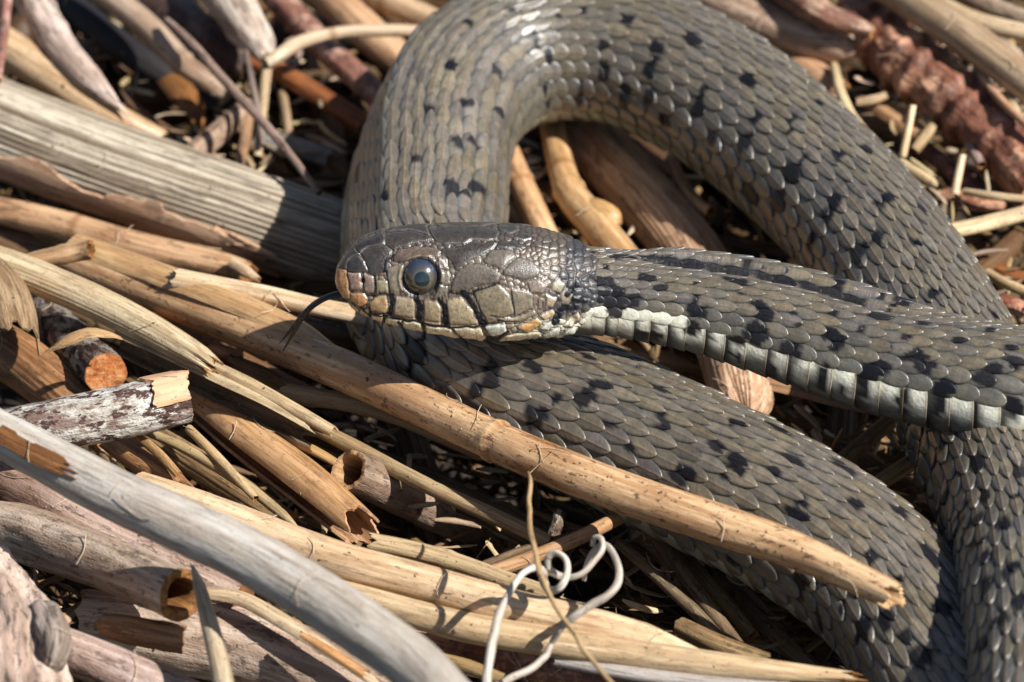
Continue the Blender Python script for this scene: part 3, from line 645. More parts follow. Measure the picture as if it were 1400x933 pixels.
    du = np.gradient(P3, axis=0); dv = np.roll(P3, -1, 1) - np.roll(P3, 1, 1); nn = norm(np.cross(du, dv))
    out = norm(P3 - P3.mean(1, keepdims=True)); nn = np.where(((nn * out).sum(-1) < 0)[..., None], -nn, nn)
    nn[:4] = norm(out[:4] * .6 - HA * .8)
    tail_in = smooth(798, 842, X + 34 * smooth(405, 440, V) + 18 * vnoise(np.stack([X / 9, PHI * 4, X * 0], -1), 9)) * 8
    P3 = P3 + nn * (HS * ((H * fade) * (1 - so_) - so_ * 5.0 - tail_in))[..., None]
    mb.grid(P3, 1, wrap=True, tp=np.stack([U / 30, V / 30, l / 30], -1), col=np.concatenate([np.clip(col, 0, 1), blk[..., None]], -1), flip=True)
    # snout tip closed
    tipc = P3[0].mean(0)
    cap = np.stack([P3[0], P3[0] * .4 + tipc * .6, P3[0] * 0 + tipc]); mb.grid(cap, 1, wrap=True, col=np.ones(cap.shape[:2] + (4,)) * np.array([*OR, 0]))
    # where the eye sits on the near side
    ie = np.argmin(np.hypot(U - EYE_PX, V - EYE_PY) + (l < 0) * 999); return (HO + HS * ((X.ravel()[ie] - 458) * HA + l.ravel()[ie] * HL + dd.ravel()[ie] * HD - (mid.ravel()[ie] - 392) * Uv)), l.ravel()[ie], dd.ravel()[ie], mid.ravel()[ie]

def skin_mat(name, rough, coat, bump_sc, bump):
    m, t, b = nodes(name)
    ac = N(t, "ShaderNodeAttribute", attribute_name="col"); ap = N(t, "ShaderNodeAttribute", attribute_name="tp")
    n1 = N(t, "ShaderNodeTexNoise"); n1.inputs["Scale"].default_value = bump_sc; n1.inputs["Detail"].default_value = 4; t.links.new(ap.outputs["Vector"], n1.inputs["Vector"])
    n2 = N(t, "ShaderNodeTexNoise"); n2.inputs["Scale"].default_value = bump_sc * 3.2; n2.inputs["Detail"].default_value = 3; t.links.new(ap.outputs["Vector"], n2.inputs["Vector"])
    g = mixc(t, ramp(t, n1.outputs[0], .3, .7), (.80, .80, .80), (1.2, 1.2, 1.2)); c = mixc(t, 1.0, ac.outputs["Color"], g, 'MULTIPLY')
    t.links.new(c, b.inputs["Base Color"])
    r = N(t, "ShaderNodeMapRange"); t.links.new(n2.outputs[0], r.inputs[0]); r.inputs[1].default_value = .3; r.inputs[2].default_value = .7; r.inputs[3].default_value = rough - .08; r.inputs[4].default_value = rough + .12
    t.links.new(r.outputs[0], b.inputs["Roughness"]); sp_ = N(t, "ShaderNodeMapRange"); t.links.new(ac.outputs["Alpha"], sp_.inputs[0]); sp_.inputs[3].default_value = .85; sp_.inputs[4].default_value = .22; t.links.new(sp_.outputs[0], b.inputs["Specular IOR Level"])
    cw_ = N(t, "ShaderNodeMapRange"); t.links.new(ac.outputs["Alpha"], cw_.inputs[0]); cw_.inputs[3].default_value = coat; cw_.inputs[4].default_value = coat * .4; t.links.new(cw_.outputs[0], b.inputs["Coat Weight"]); b.inputs["Coat Roughness"].default_value = .36
    bp = N(t, "ShaderNodeBump"); bp.inputs["Strength"].default_value = bump; bp.inputs["Distance"].default_value = .02
    t.links.new(n2.outputs[0], bp.inputs["Height"]); t.links.new(bp.outputs[0], b.inputs["Normal"])
    return m
M['scale'] = skin_mat("snake_scale", .41, .42, 7.0, .35); M['headskin'] = skin_mat("snake_head_skin", .30, .55, 6.0, .4)
mb = MB(); build_scales(mb); eye_at, eye_l, eye_d, eye_mid = build_head(mb)
body = mb.build("body", [M['scale'], M['headskin']], parent=snake, origin=SNAKE_AT)

# eyes: one each side
def eye_mat():
    m, t, b = nodes("clouded_snake_eye")
    tc = N(t, "ShaderNodeAttribute", attribute_name="tp"); sx = N(t, "ShaderNodeSeparateXYZ"); t.links.new(tc.outputs["Vector"], sx.inputs[0])
    cr = N(t, "ShaderNodeValToRGB"); e = cr.color_ramp; e.elements[0].position = 0; e.elements[0].color = (.018, .030, .040, 1)
    e.elements[1].position = 1; e.elements[1].color = (.012, .014, .020, 1)
    for p, c in ((.37, (.008, .016, .022, 1)), (.41, (.11, .09, .055, 1)), (.46, (.085, .07, .043, 1)), (.54, (.065, .055, .042, 1)), (.74, (.036, .033, .032, 1)), (.88, (.010, .012, .018, 1))):
        x = e.elements.new(p); x.color = c
    nz = N(t, "ShaderNodeTexNoise"); nz.inputs["Scale"].default_value = 9; nz.inputs["Detail"].default_value = 5; t.links.new(tc.outputs["Vector"], nz.inputs["Vector"])
    ad = N(t, "ShaderNodeMath", operation='MULTIPLY_ADD'); t.links.new(nz.outputs[0], ad.inputs[0]); ad.inputs[1].default_value = .07; 
    sb = N(t, "ShaderNodeMath", operation='SUBTRACT'); t.links.new(sx.outputs[0], sb.inputs[0]); sb.inputs[1].default_value = .035; t.links.new(sb.outputs[0], ad.inputs[2])
    t.links.new(ad.outputs[0], cr.inputs[0])
    up = ramp(t, sx.outputs[2], -.1, .9)
    blue = mixc(t, mul(t, up, .6), cr.outputs[0], (.035, .055, .105))  # upper half bluer: clouded eye plus sky reflection put into the colour
    t.links.new(blue, b.inputs["Base Color"]); b.inputs["Roughness"].default_value = .22; b.inputs["Coat Weight"].default_value = 1; b.inputs["Coat Roughness"].default_value = .04
    return m
M['eye'] = eye_mat()
def make_eye(centre, axis, up, r):
    a = norm(axis); u = norm(up - (up @ a) * a); v = np.cross(a, u)
    ph = np.linspace(0.001, PI * .62, 28)[:, None]; th = np.linspace(0, 2 * PI, 49)[None, :-1]
    X = np.sin(ph) * np.cos(th); Y = np.sin(ph) * np.sin(th); Z = np.cos(ph) + 0 * th
    P = centre + r * (X[..., None] * u + Y[..., None] * v + (Z * 1.0)[..., None] * a)
    # iris ring set a little below the middle, as the pupil sits
    q = np.hypot(X + .16, Y * 1.0)
    mbx = MB(); mbx.grid(P, 0, wrap=True, tp=np.stack([q, Y, X], -1), flip=True)
    o = mbx.build("eye", M['eye'], parent=snake, origin=centre); return o
er = EYE_R * HS
E_AX = norm(HL * math.cos(.06) - HA * .10)
ec = at(EYE_PX, EYE_PY, 2.8)                       # put on the ray, then at the depth of the head's side
ec = CAM + (ec - CAM) * (((eye_at - CAM) @ Fv) / ((ec - CAM) @ Fv))
ec = ec - HL * er * .66
make_eye(ec, norm(-Fv * .93 + HL * .3), HD, er * 1.06)
rel = ec - HO; far = HO + rel - 2 * (rel @ HL) * HL * 1.0 + HL * 0
mid_off = (-(eye_mid - 392)) * HS * Uv
far = ec - 2 * ((ec - HO - mid_off) @ HL) * HL
make_eye(far, -HL, HD, er)
# tongue: forked, hanging out of the mouth
def tube_obj(name, P, r, mat, parent=None, around=12, flat=1.0, step=.03):
    W = np.column_stack([np.array(P), np.array(r)]); s, Q = resample(catmull(W, 12), step=step); C = Q[:, :3]; T, Nn, B = frames(C)
    th = np.linspace(0, 2 * PI, around, endpoint=False)
    P3 = C[:, None] + (Nn[:, None] * np.cos(th)[None, :, None] * flat + B[:, None] * np.sin(th)[None, :, None]) * Q[:, 3][:, None, None]
    mb_ = MB(); mb_.grid(P3, 0, wrap=True, tp=np.stack([np.cos(th)[None] * Q[:, 3:4], np.sin(th)[None] * Q[:, 3:4], np.tile(s[:, None], (1, around))], -1))
    for ix in (0, -1): mb_.grid(np.stack([P3[ix], P3[ix] * 0 + C[ix]]), 0, wrap=True, flip=(ix == 0))
    return mb_, C
mt, t_, b_ = nodes("black_tongue"); b_.inputs["Base Color"].default_value = (.012, .013, .018, 1); b_.inputs["Roughness"].default_value = .38
M['tongue'] = mt
tz = 2.55
p1 = [at(492, 398, 2.75), at(468, 401, 2.70), at(446, 407, 2.6), at(429, 417, 2.45), at(417, 428, 2.3)]
m1, _ = tube_obj("t", p1, [.065, .062, .06, .062, .058], M['tongue'], flat=.6)
m2, _ = tube_obj("t", [at(424, 421, 2.40), at(410, 436, 2.2), at(400, 448, 2.0), at(391, 459, 1.85), at(382, 470, 1.75)], [.04, .034, .028, .018, .008], M['tongue'])
m3, _ = tube_obj("t", [at(420, 425, 2.35), at(410, 440, 2.15), at(402, 454, 1.95), at(394, 468, 1.75), at(387, 480, 1.6)], [.04, .032, .026, .017, .008], M['tongue'])
mm = MB()
for m_ in (m1, m2, m3):
    for V_, F_, Mi, A_, C_ in zip(m_.V, m_.F, m_.M, m_.A, m_.C):
        pass
    V_ = np.vstack(m_.V); F_ = np.vstack(m_.F) + mm.n; mm.V.append(V_); mm.F.append(F_); mm.M.append(np.concatenate(m_.M)); mm.A.append(np.vstack(m_.A)); mm.C.append(np.vstack(m_.C)); mm.n += len(V_)
mm.build("tongue", M['tongue'], parent=snake, origin=p1[0])
# ------------------------------------------------------------------ reeds, sticks and litter, each its own thing
S = stem
G1 = (1.0, .97, .93)
# ================= left side, upper
S("thick_reed", "thick grey ribbed reed left of the snake's upper coil, its smooth skin torn away", "reed",
  [(-70,148,.3,128),(100,213,.1,128),(250,266,-.1,126),(400,318,-.4,124),(560,372,-.7,120)], 'ribbed', ribs=46, ribd=.085, around=276, step=.07, lump=.03, tint=(.90,.86,.82))
thick = bpy.data.objects["thick_reed"]
def sheath(pts, arc, mat, jagm, label=None, par=None, name="torn_sheath", seed=5, tint=(1,1,1), jagend=.9):
    """the smooth outer skin left on a reed: a thin shell with ragged long edges"""
    W = [[*at(px, py, z), cm(wd, at(px, py, z)) / 2] for px, py, z, wd in pts]
    s, Q = resample(catmull(W, 12), step=.05); C = Q[:, :3]; T, Nn, B = frames(C); nA = 34
    t = np.linspace(0, 1, nA)
    e0 = arc[0] + jagm * fbm(np.stack([s * 1.1, s * 0, s * 0], 1), seed, 4) + jagm * .5 * np.sign(vnoise(np.stack([s * 2.2, s * 0, s * 0 + 3], 1), seed)) * .4
    e1 = arc[1] + jagm * .6 * fbm(np.stack([s * 1.3, s * 0, s * 0 + 8], 1), seed, 4)
    TH = np.radians(e0[:, None] * (1 - t) + e1[:, None] * t); S_ = np.tile(s[:, None], (1, nA))
    S_ = S_ + jagend * fbm(np.stack([t[None] * 9 + 0 * S_, S_ * 0, S_ * 0 + 2], -1), seed + 2, 3) * smooth(s[-1] - 1.2, s[-1], S_)
    P = []
    for off in (0.035, -0.01):
        c = np.stack([np.interp(S_, s, C[:, k]) for k in range(3)], -1)
        r = Q[:, 3][:, None] * (1 + .02 * fbm(np.stack([TH * 2, S_, S_ * 0], -1), seed)) + off
        c = c + T[-1] * (S_ - np.clip(S_, 0, s[-1]))[..., None]
        P.append(c + (Nn[:, None] * np.cos(TH)[..., None] + B[:, None] * np.sin(TH)[..., None]) * r[..., None])
    tp = np.stack([np.cos(TH) * .5, np.sin(TH) * .5, S_], -1); mbs = MB()
    mbs.grid(P[0], 0, tp=tp); mbs.grid(P[1], 0, tp=tp, flip=True)
    for j in (0, -1): mbs.grid(np.stack([P[0][:, j], P[1][:, j]], 1), 0, tp=np.stack([tp[:, j], tp[:, j]], 1))
    for i in (0, -1): mbs.grid(np.stack([P[0][i], P[1][i]], 0), 0, tp=np.stack([tp[i], tp[i]], 0))
    o = mbs.build(name, M[mat], parent=par, origin=C[len(C) // 2]); o.color = (*tint, 1)
    if label: o["label"] = label
    return o
# which angle faces the viewer's lower side: found from the frame
def near_deg(pts):
    C = np.array([at(*p[:3]) for p in pts]); T, Nn, B = frames(C); return 1 if (B.mean(0) @ (-Fv)) > 0 else -1
TP = [(-70,148,.3,128),(100,213,.1,128),(250,266,-.1,126),(330,293,-.25,125),(372,308,-.3,125)]
sg = near_deg(TP); a0, a1 = sorted((sg * 74, sg * 150))
sheath(TP, (a0, a1) , 'tan', 16, "smooth pinkish tan skin with a ragged upper edge", thick, tint=(1.2,1.08,1.02))
TP2 = [(-70,135,.3,128),(-10,160,.2,129),(42,180,.15,129)]
sheath(TP2, tuple(sorted((sg * 20, sg * 62))), 'pinkish', 12, None, thick, seed=9, tint=(1.3,1.25,1.25), jagend=.7)
S("reed", "narrow brown speckled reed lying just below the thick ribbed reed, tip pale", "reed",
  [(-50,278,.0,38),(60,302,.0,40),(180,336,.0,42),(300,364,.05,40),(342,376,.1,34)], 'tan', ribs=18, ribd=.05, around=90, knots=(.38,), tint=(.95,.82,.68), end='hollow', jag=.3)
S("papery_scrap", "small pale papery scrap at the tip of the narrow brown speckled reed", "scrap", [(318,362,.32,20),(338,373,.36,17),(352,381,.36,6)], 'husk', arc=(-100,100), around=16, jag=.3, tint=(1.15,1.1,1.08))
S("reed", "dark brown reed half hidden under the narrow speckled reed at the left edge", "reed", [(-40,322,-.5,52),(80,345,-.6,50),(220,385,-.7,44)], 'brown', tint=(.8,.75,.7))
S("hollow_reed", "short mottled stem with an open hollow end above the golden reed", "stem",
  [(20,364,1.0,24),(70,352,1.1,26),(108,344,1.15,27),(124,342,1.2,28)], 'tan', knots=(.62,), lump=.10, jag=.3, tint=(.75,.68,.55), around=40, wall=.4)
S("reed", "long golden reed with dark mould spots running from the left to across the lower body", "reed",
  [(90,352,.35,44),(180,388,.45,52),(300,436,.65,56),(400,478,.85,56),(500,522,1.05,56),(600,568,1.25,55),(722,623,1.5,56),(850,672,1.6,58),(1000,722,1.75,56),(1100,757,1.85,50),(1218,812,2.0,40)],
  'mouldy', around=56, step=.07, knots=(.572,), knot_gain=.17, jag=.35, wall=.3, inner='palepith', tint=(1.05,.94,.82), dark=[(.565,.70,.9),(-.2,.6,.35)], lump=.02)
gold = [o for o in bpy.data.objects if o.get("label", "").startswith("long golden reed")][0]
GP = [(105,345,.42,46),(180,372,.55,46),(250,398,.72,46),(330,428,.85,44),(400,458,.95,40),(440,482,1.0,30)]
sheath(GP, (-95, 60), 'golden', 10, "smooth bright golden skin along its upper side", gold, seed=21, tint=(1.05,.95,.8), jagend=.4)
S("hollow_reed", "pale cream peeled stem pointing from under the tongue to its frayed open left end", "stem",
  [(244,382,.95,30),(300,392,.95,28),(370,405,1.0,27),(440,421,1.0,26),(540,440,.9,26)], 'cream', inner='cream', around=44, jag=.35, wall=.45, tint=(1.08,1.0,.88))
S("split_reed", "long pale ribbed straw reed from the left edge, peeled flat towards its torn end", "reed",
  [(-60,342,1.1,48),(20,368,1.15,48),(110,405,1.15,47),(200,449,1.15,44),(262,484,1.15,36),(284,498,1.15,24)], 'straw', ribs=26, ribd=.05, around=130, step=.07, tint=(1.08,1.02,.9), jag=.5, lump=.02)
S("open_half_reed", "grey brown split reed lying open like a gutter below the pale straw reed", "reed",
  [(158,466,.85,34),(230,500,.85,40),(300,534,.85,42),(370,567,.8,42),(424,596,.75,34)], 'straw', inner='dim', arc=(-205,25), around=40, jag=.5, tint=(.9,.84,.74), wall=.12)
S("reed_strip", "thin straw rim strip running beside the open gutter-like half reed", "strip", [(270,492,1.0,18),(340,526,1.0,20),(400,560,.95,20),(456,592,.9,17)], 'straw', inner='husk', arc=(-100,100), around=20, jag=.3, tint=(.95,.85,.7))
S("reed_strip", "narrow golden sliver under the gutter-like half reed", "strip", [(176,478,.6,10),(225,508,.6,12),(300,556,.55,14),(420,612,.5,14),(470,640,.4,12)], 'golden', tint=(.9,.8,.6))
S("curled_husk", "bent tan leaf husk lying across the lichen-covered twig", "husk", [(64,482,1.62,18),(95,468,1.75,22),(122,458,1.82,20),(146,460,1.75,14),(162,464,1.6,8)], 'husk', arc=(-80,80), around=14, wall=.1, jag=.5, tint=(1.15,1.0,.8), start='point')
S("cut_twig", "dark lichen-covered twig with a bright orange round cut end", "twig",
  [(10,386,-.6,58),(60,432,-.1,58),(108,476,.4,60),(146,510,.8,60)], 'lichen', inner='cutwood', start='cut', end='cut', lump=.09, lump_f=2.2, around=90, step=.05, jag=.05, tint=(.66,.60,.56))
S("bark_stick", "thick stick with flaking grey and brown bark, peeled pale at its right end", "stick",
  [(-10,597,1.15,70),(70,582,1.35,72),(160,564,1.45,73),(225,549,1.5,73),(253,543,1.5,70)], 'lichen', inner='palewood', start='cut', end='cut', lump=.05, lump_f=2.6, around=100, step=.05, jag=.10, tint=(1.25,1.22,1.2))
bs = [o for o in bpy.data.objects if o.name == "bark_stick"][0]
BP = [(206,554,1.5,73),(230,549,1.5,73),(252,544,1.5,72)]
sheath(BP, (-70, 60), 'palewood', 18, "bare orange cream wood where the bark is gone", bs, name="peeled_patch", seed=31, tint=(1.05,.9,.8), jagend=.2)
S("ribbed_reed", "brown ribbed reed in shade under the torn husk at the left edge", "reed", [(-60,446,.2,72),(20,490,.2,74),(85,538,.2,72),(150,590,.1,66)], 'brown', ribs=26, ribd=.06, around=130, tint=(1.2,1.0,.8))
S("torn_husk", "curved greyish husk with a ragged bottom edge at the left border", "husk", [(-30,376,1.0,86),(-2,408,1.05,84),(14,440,1.1,76),(22,466,1.1,66)], 'husk', inner='husk', arc=(-120,110), around=40, jag=.3, wall=.08, tint=(.7,.62,.56))
# ================= top left
S("cane", "smooth golden beige cane ending behind the thick ribbed reed at upper left", "cane", [(-30,40,.6,50),(30,80,.5,54),(90,118,.4,52),(150,158,.2,42),(220,192,-.1,30)], 'golden', tint=(1.0,.98,.98), lump=.03)
S("twig", "whitish pink crooked twig with a knob at upper left", "twig", [(30,-30,.9,50),(56,20,.85,48),(84,66,.8,44),(120,104,.7,38),(150,134,.55,30),(176,158,.4,14)], 'pinkish', lump=.18, tint=(1.15,1.05,1.02), around=48, end='point', start='cut')
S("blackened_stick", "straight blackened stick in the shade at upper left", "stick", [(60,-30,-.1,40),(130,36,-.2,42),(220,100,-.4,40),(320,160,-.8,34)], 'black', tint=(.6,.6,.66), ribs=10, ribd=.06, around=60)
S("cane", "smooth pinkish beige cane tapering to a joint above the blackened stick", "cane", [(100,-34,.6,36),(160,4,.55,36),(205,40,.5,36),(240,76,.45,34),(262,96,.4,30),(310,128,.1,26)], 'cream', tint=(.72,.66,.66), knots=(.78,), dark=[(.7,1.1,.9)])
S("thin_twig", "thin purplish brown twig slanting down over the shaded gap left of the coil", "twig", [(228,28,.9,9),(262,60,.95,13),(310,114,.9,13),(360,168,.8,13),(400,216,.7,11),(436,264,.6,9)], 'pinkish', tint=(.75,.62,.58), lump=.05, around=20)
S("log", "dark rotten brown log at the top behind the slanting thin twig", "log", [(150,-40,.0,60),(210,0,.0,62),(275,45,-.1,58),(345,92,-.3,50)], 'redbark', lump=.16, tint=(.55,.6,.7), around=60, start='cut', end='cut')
S("weathered_stub", "pale knobbly weathered wood stub with a pointed lower end at the top", "stub", [(286,-34,.7,62),(312,0,.7,64),(336,34,.65,56),(356,58,.6,44),(366,80,.55,22)], 'pinkish', lump=.22, lump_f=1.3, tint=(1.15,1.1,1.05), around=56, start='cut', end='cut')
S("twig", "glossy reddish brown stick running down to the coil from the top edge", "twig", [(356,-30,.4,38),(395,14,.4,40),(445,66,.35,38),(500,116,.2,36),(540,160,.0,34)], 'redbark', tint=(1.5,1.35,1.35), lump=.05, start='cut', end='cut', around=40)
br = S("pale_branch", "pale stem bent at a fork beside the coil's upper left", "stem", [(364,86,.85,16),(382,76,.9,20),(410,58,.9,19),(460,45,.85,17),(520,42,.8,18),(600,44,.7,16)], 'cream', tint=(.95,.92,.88), lump=.06, knots=(.42,), around=28)
S("thin_stalk", "pale stem hanging straight down from the forked pale stem", "stem", [(366,84,.75,15),(362,120,.6,15),(358,160,.4,14),(352,215,.1,12)], 'straw', tint=(.9,.8,.68), lump=.08)
S("thin_stalk", "very thin grey stem crossing beside the hanging pale stem", "stem", [(336,72,.6,8),(344,110,.65,9),(352,150,.55,9),(360,200,.3,8)], 'pinkish', tint=(.6,.55,.55))
S("orange_twig", "glowing orange brown stem beneath the fork of the pale stem", "stem", [(344,84,-.1,24),(380,98,-.1,27),(412,116,-.1,28),(445,136,-.15,28),(500,172,-.3,30)], 'orange', tint=(.85,.8,.85), lump=.07, around=36, dark=[(.45,1.3,.8)])
S("cane", "dull brown cane meeting the coil at the top edge", "cane", [(420,-34,-.1,50),(470,14,-.15,52),(520,60,-.3,50),(570,100,-.5,46)], 'tan', tint=(.9,.78,.66))
S("cane", "beige cane with a knobbly joint at the top edge left of the snake", "cane", [(470,-30,.1,34),(520,-4,.1,40),(570,18,.0,34),(620,42,-.1,34)], 'straw', tint=(.95,.78,.66), lump=.08, knots=(.4,))
S("stub", "short cut stem piece leaning below the thin twig left of the coil", "stub", [(262,212,-.1,30),(290,190,-.1,32),(310,172,-.1,30),(338,146,-.3,26)], 'pinkish', tint=(.85,.68,.55), start='cut', end='cut', inner='palewood')
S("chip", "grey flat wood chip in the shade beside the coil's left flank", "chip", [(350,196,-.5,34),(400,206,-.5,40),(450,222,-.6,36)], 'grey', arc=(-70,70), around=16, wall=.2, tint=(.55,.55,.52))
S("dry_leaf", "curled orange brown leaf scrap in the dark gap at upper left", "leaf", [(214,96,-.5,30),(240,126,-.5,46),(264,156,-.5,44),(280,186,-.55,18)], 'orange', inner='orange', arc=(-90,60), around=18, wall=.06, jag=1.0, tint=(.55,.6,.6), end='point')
S("thin_stalk", "thin dark purple stalk at the top left corner", "stem", [(10,-20,1.1,16),(6,40,1.1,14),(-4,110,1.0,13)], 'redbark', tint=(1.7,1.6,1.8))
S("thin_stalk", "pale stem stub between the slanting twig and the coil", "stem", [(386,128,-.3,14),(392,165,-.3,13),(396,200,-.4,13)], 'straw', tint=(.6,.5,.42))
S("thin_stalk", "brownish stem slanting in the gap under the orange stem", "stem", [(340,150,-.2,16),(335,190,-.3,16),(326,228,-.3,15)], 'tan', tint=(.7,.62,.55))
# ================= inside the coil
S("jointed_reed", "golden jointed reed with a round side bud standing inside the coil", "reed", [(744,120,.0,34),(757,180,.0,36),(768,230,.0,37),(782,268,.0,44),(812,304,.0,46),(850,350,.0,46),(900,410,.0,44)], 'golden', knots=(.38,.48), knot_gain=.10, tint=(1.1,1.0,.85), around=60, ribs=22, ribd=.05, wob=.006)
jr = bpy.data.objects["jointed_reed"]
S("bud", None, None, [(800,282,.0,26),(816,288,.1,34),(834,298,.1,34),(848,306,.1,20)], 'golden', parent=jr, start='round', end='round', tint=(1.0,.85,.62), around=24, step=.03, lump=.08)
S("reed", "tan reed standing inside the coil against its inner left edge", "reed", [(680,180,-.2,34),(702,230,-.2,36),(724,278,-.2,37),(748,330,-.2,38),(776,390,-.2,36)], 'tan', knots=(.35,), tint=(1.2,1.05,.85), around=40)
S("reed", "pinkish reed piece between the head and the coil's inner edge", "reed", [(650,250,-.5,30),(690,285,-.45,30),(730,315,-.4,30)], 'pinkish', tint=(.9,.75,.7))
S("ribbed_reed", "thick brown ribbed reed crossing inside the coil and out below the neck", "reed", [(770,150,-.35,76),(830,215,-.35,80),(890,280,-.35,84),(945,350,-.35,88),(985,430,-.3,92),(1004,490,-.3,94),(1016,545,-.3,84),(1022,575,-.3,60)], 'tan', ribs=40, ribd=.06, around=200, step=.07, tint=(1.02,.92,.86), end='round', lump=.03, wob=.01)
S("hollow_reed", "little hollow twig with a round open tip inside the coil", "stem", [(918,215,-.2,14),(932,250,-.1,15),(952,276,.0,16),(972,290,.05,17)], 'tan', tint=(.85,.72,.6), around=24, wall=.35, jag=.1)
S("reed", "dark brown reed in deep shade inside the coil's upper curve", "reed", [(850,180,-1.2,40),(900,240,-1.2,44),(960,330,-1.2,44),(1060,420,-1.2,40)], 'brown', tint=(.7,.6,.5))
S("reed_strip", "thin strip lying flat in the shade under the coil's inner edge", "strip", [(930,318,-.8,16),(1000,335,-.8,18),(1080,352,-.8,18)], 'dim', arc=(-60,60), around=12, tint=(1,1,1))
# ================= top right
S("smooth_branch", "smooth pale brown branch with a rounded tip behind the coil at the top", "branch", [(900,-46,.5,66),(960,-14,.5,68),(1030,20,.45,66),(1100,46,.4,60),(1150,60,.4,52),(1178,66,.4,40)], 'pinkish', tint=(1.08,.88,.74), lump=.05, start='cut', end='round', around=44)
S("broken_branch", "brown broken branch with jagged stubs above the rounded branch tip", "branch", [(1050,-30,1.0,44),(1090,-4,1.0,42),(1130,22,.95,36),(1165,34,.9,28),(1192,44,.85,18)], 'redbark', tint=(1.6,1.5,1.4), lump=.22, start='cut', end='cut', around=44)
S("knobbly_root", "knobbly ringed dark red root with pale scars at upper right", "root", [(1168,12,.4,64),(1200,48,.45,74),(1248,90,.45,82),(1300,132,.4,84),(1345,172,.35,80),(1380,205,.3,84),(1430,262,.2,80)], 'redbark', lump=.20, lump_f=2.0, knots=(.12,.2,.33,.41,.55,.63,.78), knot_gain=.17, tint=(1.9,1.6,1.4), start='cut', end='cut', around=80, step=.05)
S("pole", "long straight pale pole at the upper right corner", "pole", [(1170,-46,1.2,52),(1240,-2,1.2,52),(1310,44,1.2,52),(1370,88,1.15,52),(1440,140,1.1,52)], 'cream', tint=(.66,.58,.50), around=40)
S("cane", "upper of two thin pale canes in the top right corner", "cane", [(1290,-26,.8,24),(1350,6,.8,26),(1430,38,.8,26)], 'pinkish', tint=(1.2,1.12,1.0))
S("cane", "lower of two thin pale canes in the top right corner", "cane", [(1290,8,.9,24),(1340,30,.9,25),(1430,52,.9,25)], 'cream', tint=(.95,.9,.8))
S("straw", "yellow straw stem slanting along the outer right side of the coil", "stem", [(1140,90,.3,12),(1150,130,.4,15),(1172,170,.4,15),(1215,212,.4,15),(1258,240,.4,16),(1284,256,.4,12)], 'straw', tint=(1.15,1.05,.85), lump=.08, around=20)
S("straw_chip", "upright pale straw splinter standing right of the coil, the left of two", "splinter", [(1234,214,.5,11),(1241,180,.8,11),(1248,144,1.1,10)], 'cream', tint=(1.15,1.05,.9))
S("straw_chip", "upright pale straw splinter beside the knobbly root, the right of two", "splinter", [(1305,266,.5,12),(1310,240,.7,12),(1316,212,.9,11)], 'cream', tint=(1.15,1.05,.95))
S("straw", "pale yellow stem leading off the right edge from behind the coil", "stem", [(1290,318,.6,22),(1330,310,.6,22),(1370,300,.6,22),(1440,282,.6,22)], 'straw', tint=(1.2,1.08,.9))
S("chip", "broad tan chip beside the base of the yellow straw stem", "chip", [(1080,80,.0,34),(1110,100,.0,42),(1150,130,.0,38)], 'tan', arc=(-70,70), around=16, jag=.7, tint=(1.1,.95,.85))
S("chip", "tan wood chip under the left straw splinter", "chip", [(1190,145,-.1,30),(1225,165,-.1,38),(1262,190,-.1,30)], 'husk', arc=(-70,70), around=16, jag=.8, tint=(1.0,.75,.62))
S("straw_chip", "short straw sliver lying flat below the left straw splinter", "splinter", [(1250,206,.1,14),(1262,190,.2,16),(1276,172,.3,14)], 'straw', tint=(.8,.68,.5))
S("twig", "dark plum-coloured twig below the knobbly root", "twig", [(1250,195,-.2,22),(1290,225,-.2,24),(1340,262,-.2,24),(1390,292,-.2,20)], 'redbark', tint=(1.0,.8,1.0), lump=.08)
S("straw_chip", "short thick pale fragment next to the knobbly root's underside", "splinter", [(1316,180,.2,14),(1330,205,.3,15),(1342,226,.3,13)], 'pinkish', tint=(.75,.62,.6))
S("chip", "reddish brown bark chip near the right edge above the pale yellow stem", "chip", [(1290,268,-.1,26),(1330,280,-.1,34),(1370,285,-.1,28)], 'redbark', arc=(-80,80), around=16, tint=(1.8,1.5,1.2), jag=.5)
S("straw_chip", "thin straw pointing at the right border, above the yellow stem", "splinter", [(1318,262,.2,10),(1360,268,.3,11),(1420,274,.3,10)], 'straw', tint=(.95,.85,.72))
S("straw_chip", "straw piece just right of the lower coil edge, above the red chip", "splinter", [(1350,374,.2,14),(1380,390,.3,15),(1430,410,.3,14)], 'straw', tint=(.95,.8,.62))
S("chip", "smooth reddish chip at the right border beside the neck", "chip", [(1360,410,-.2,26),(1390,425,-.2,32),(1430,440,-.2,30)], 'redbark', arc=(-80,80), around=16, tint=(1.8,1.3,1.2))
S("chip", "orange flake by the right border next to the coil", "chip", [(1362,366,-.1,14),(1380,374,-.1,18),(1404,380,-.1,14)], 'orange', arc=(-80,80), around=12, tint=(.8,.7,.7))
S("straw_chip", "small straw fragment lying on the chips right of the coil", "splinter", [(1172,140,.2,12),(1196,136,.25,13),(1212,130,.3,11)], 'cream', tint=(.9,.8,.66))
S("twig", "slim tan stalk resting against the knobbly root near the right edge", "twig", [(1340,100,.9,10),(1362,130,.95,12),(1392,160,.95,12),(1420,184,.9,10)], 'tan', tint=(1.0,.85,.78))
S("straw_chip", "tiny pale peg beside the slim tan stalk", "splinter", [(1378,128,.9,10),(1386,146,.95,11),(1396,166,.9,10)], 'straw', tint=(.95,.85,.7))
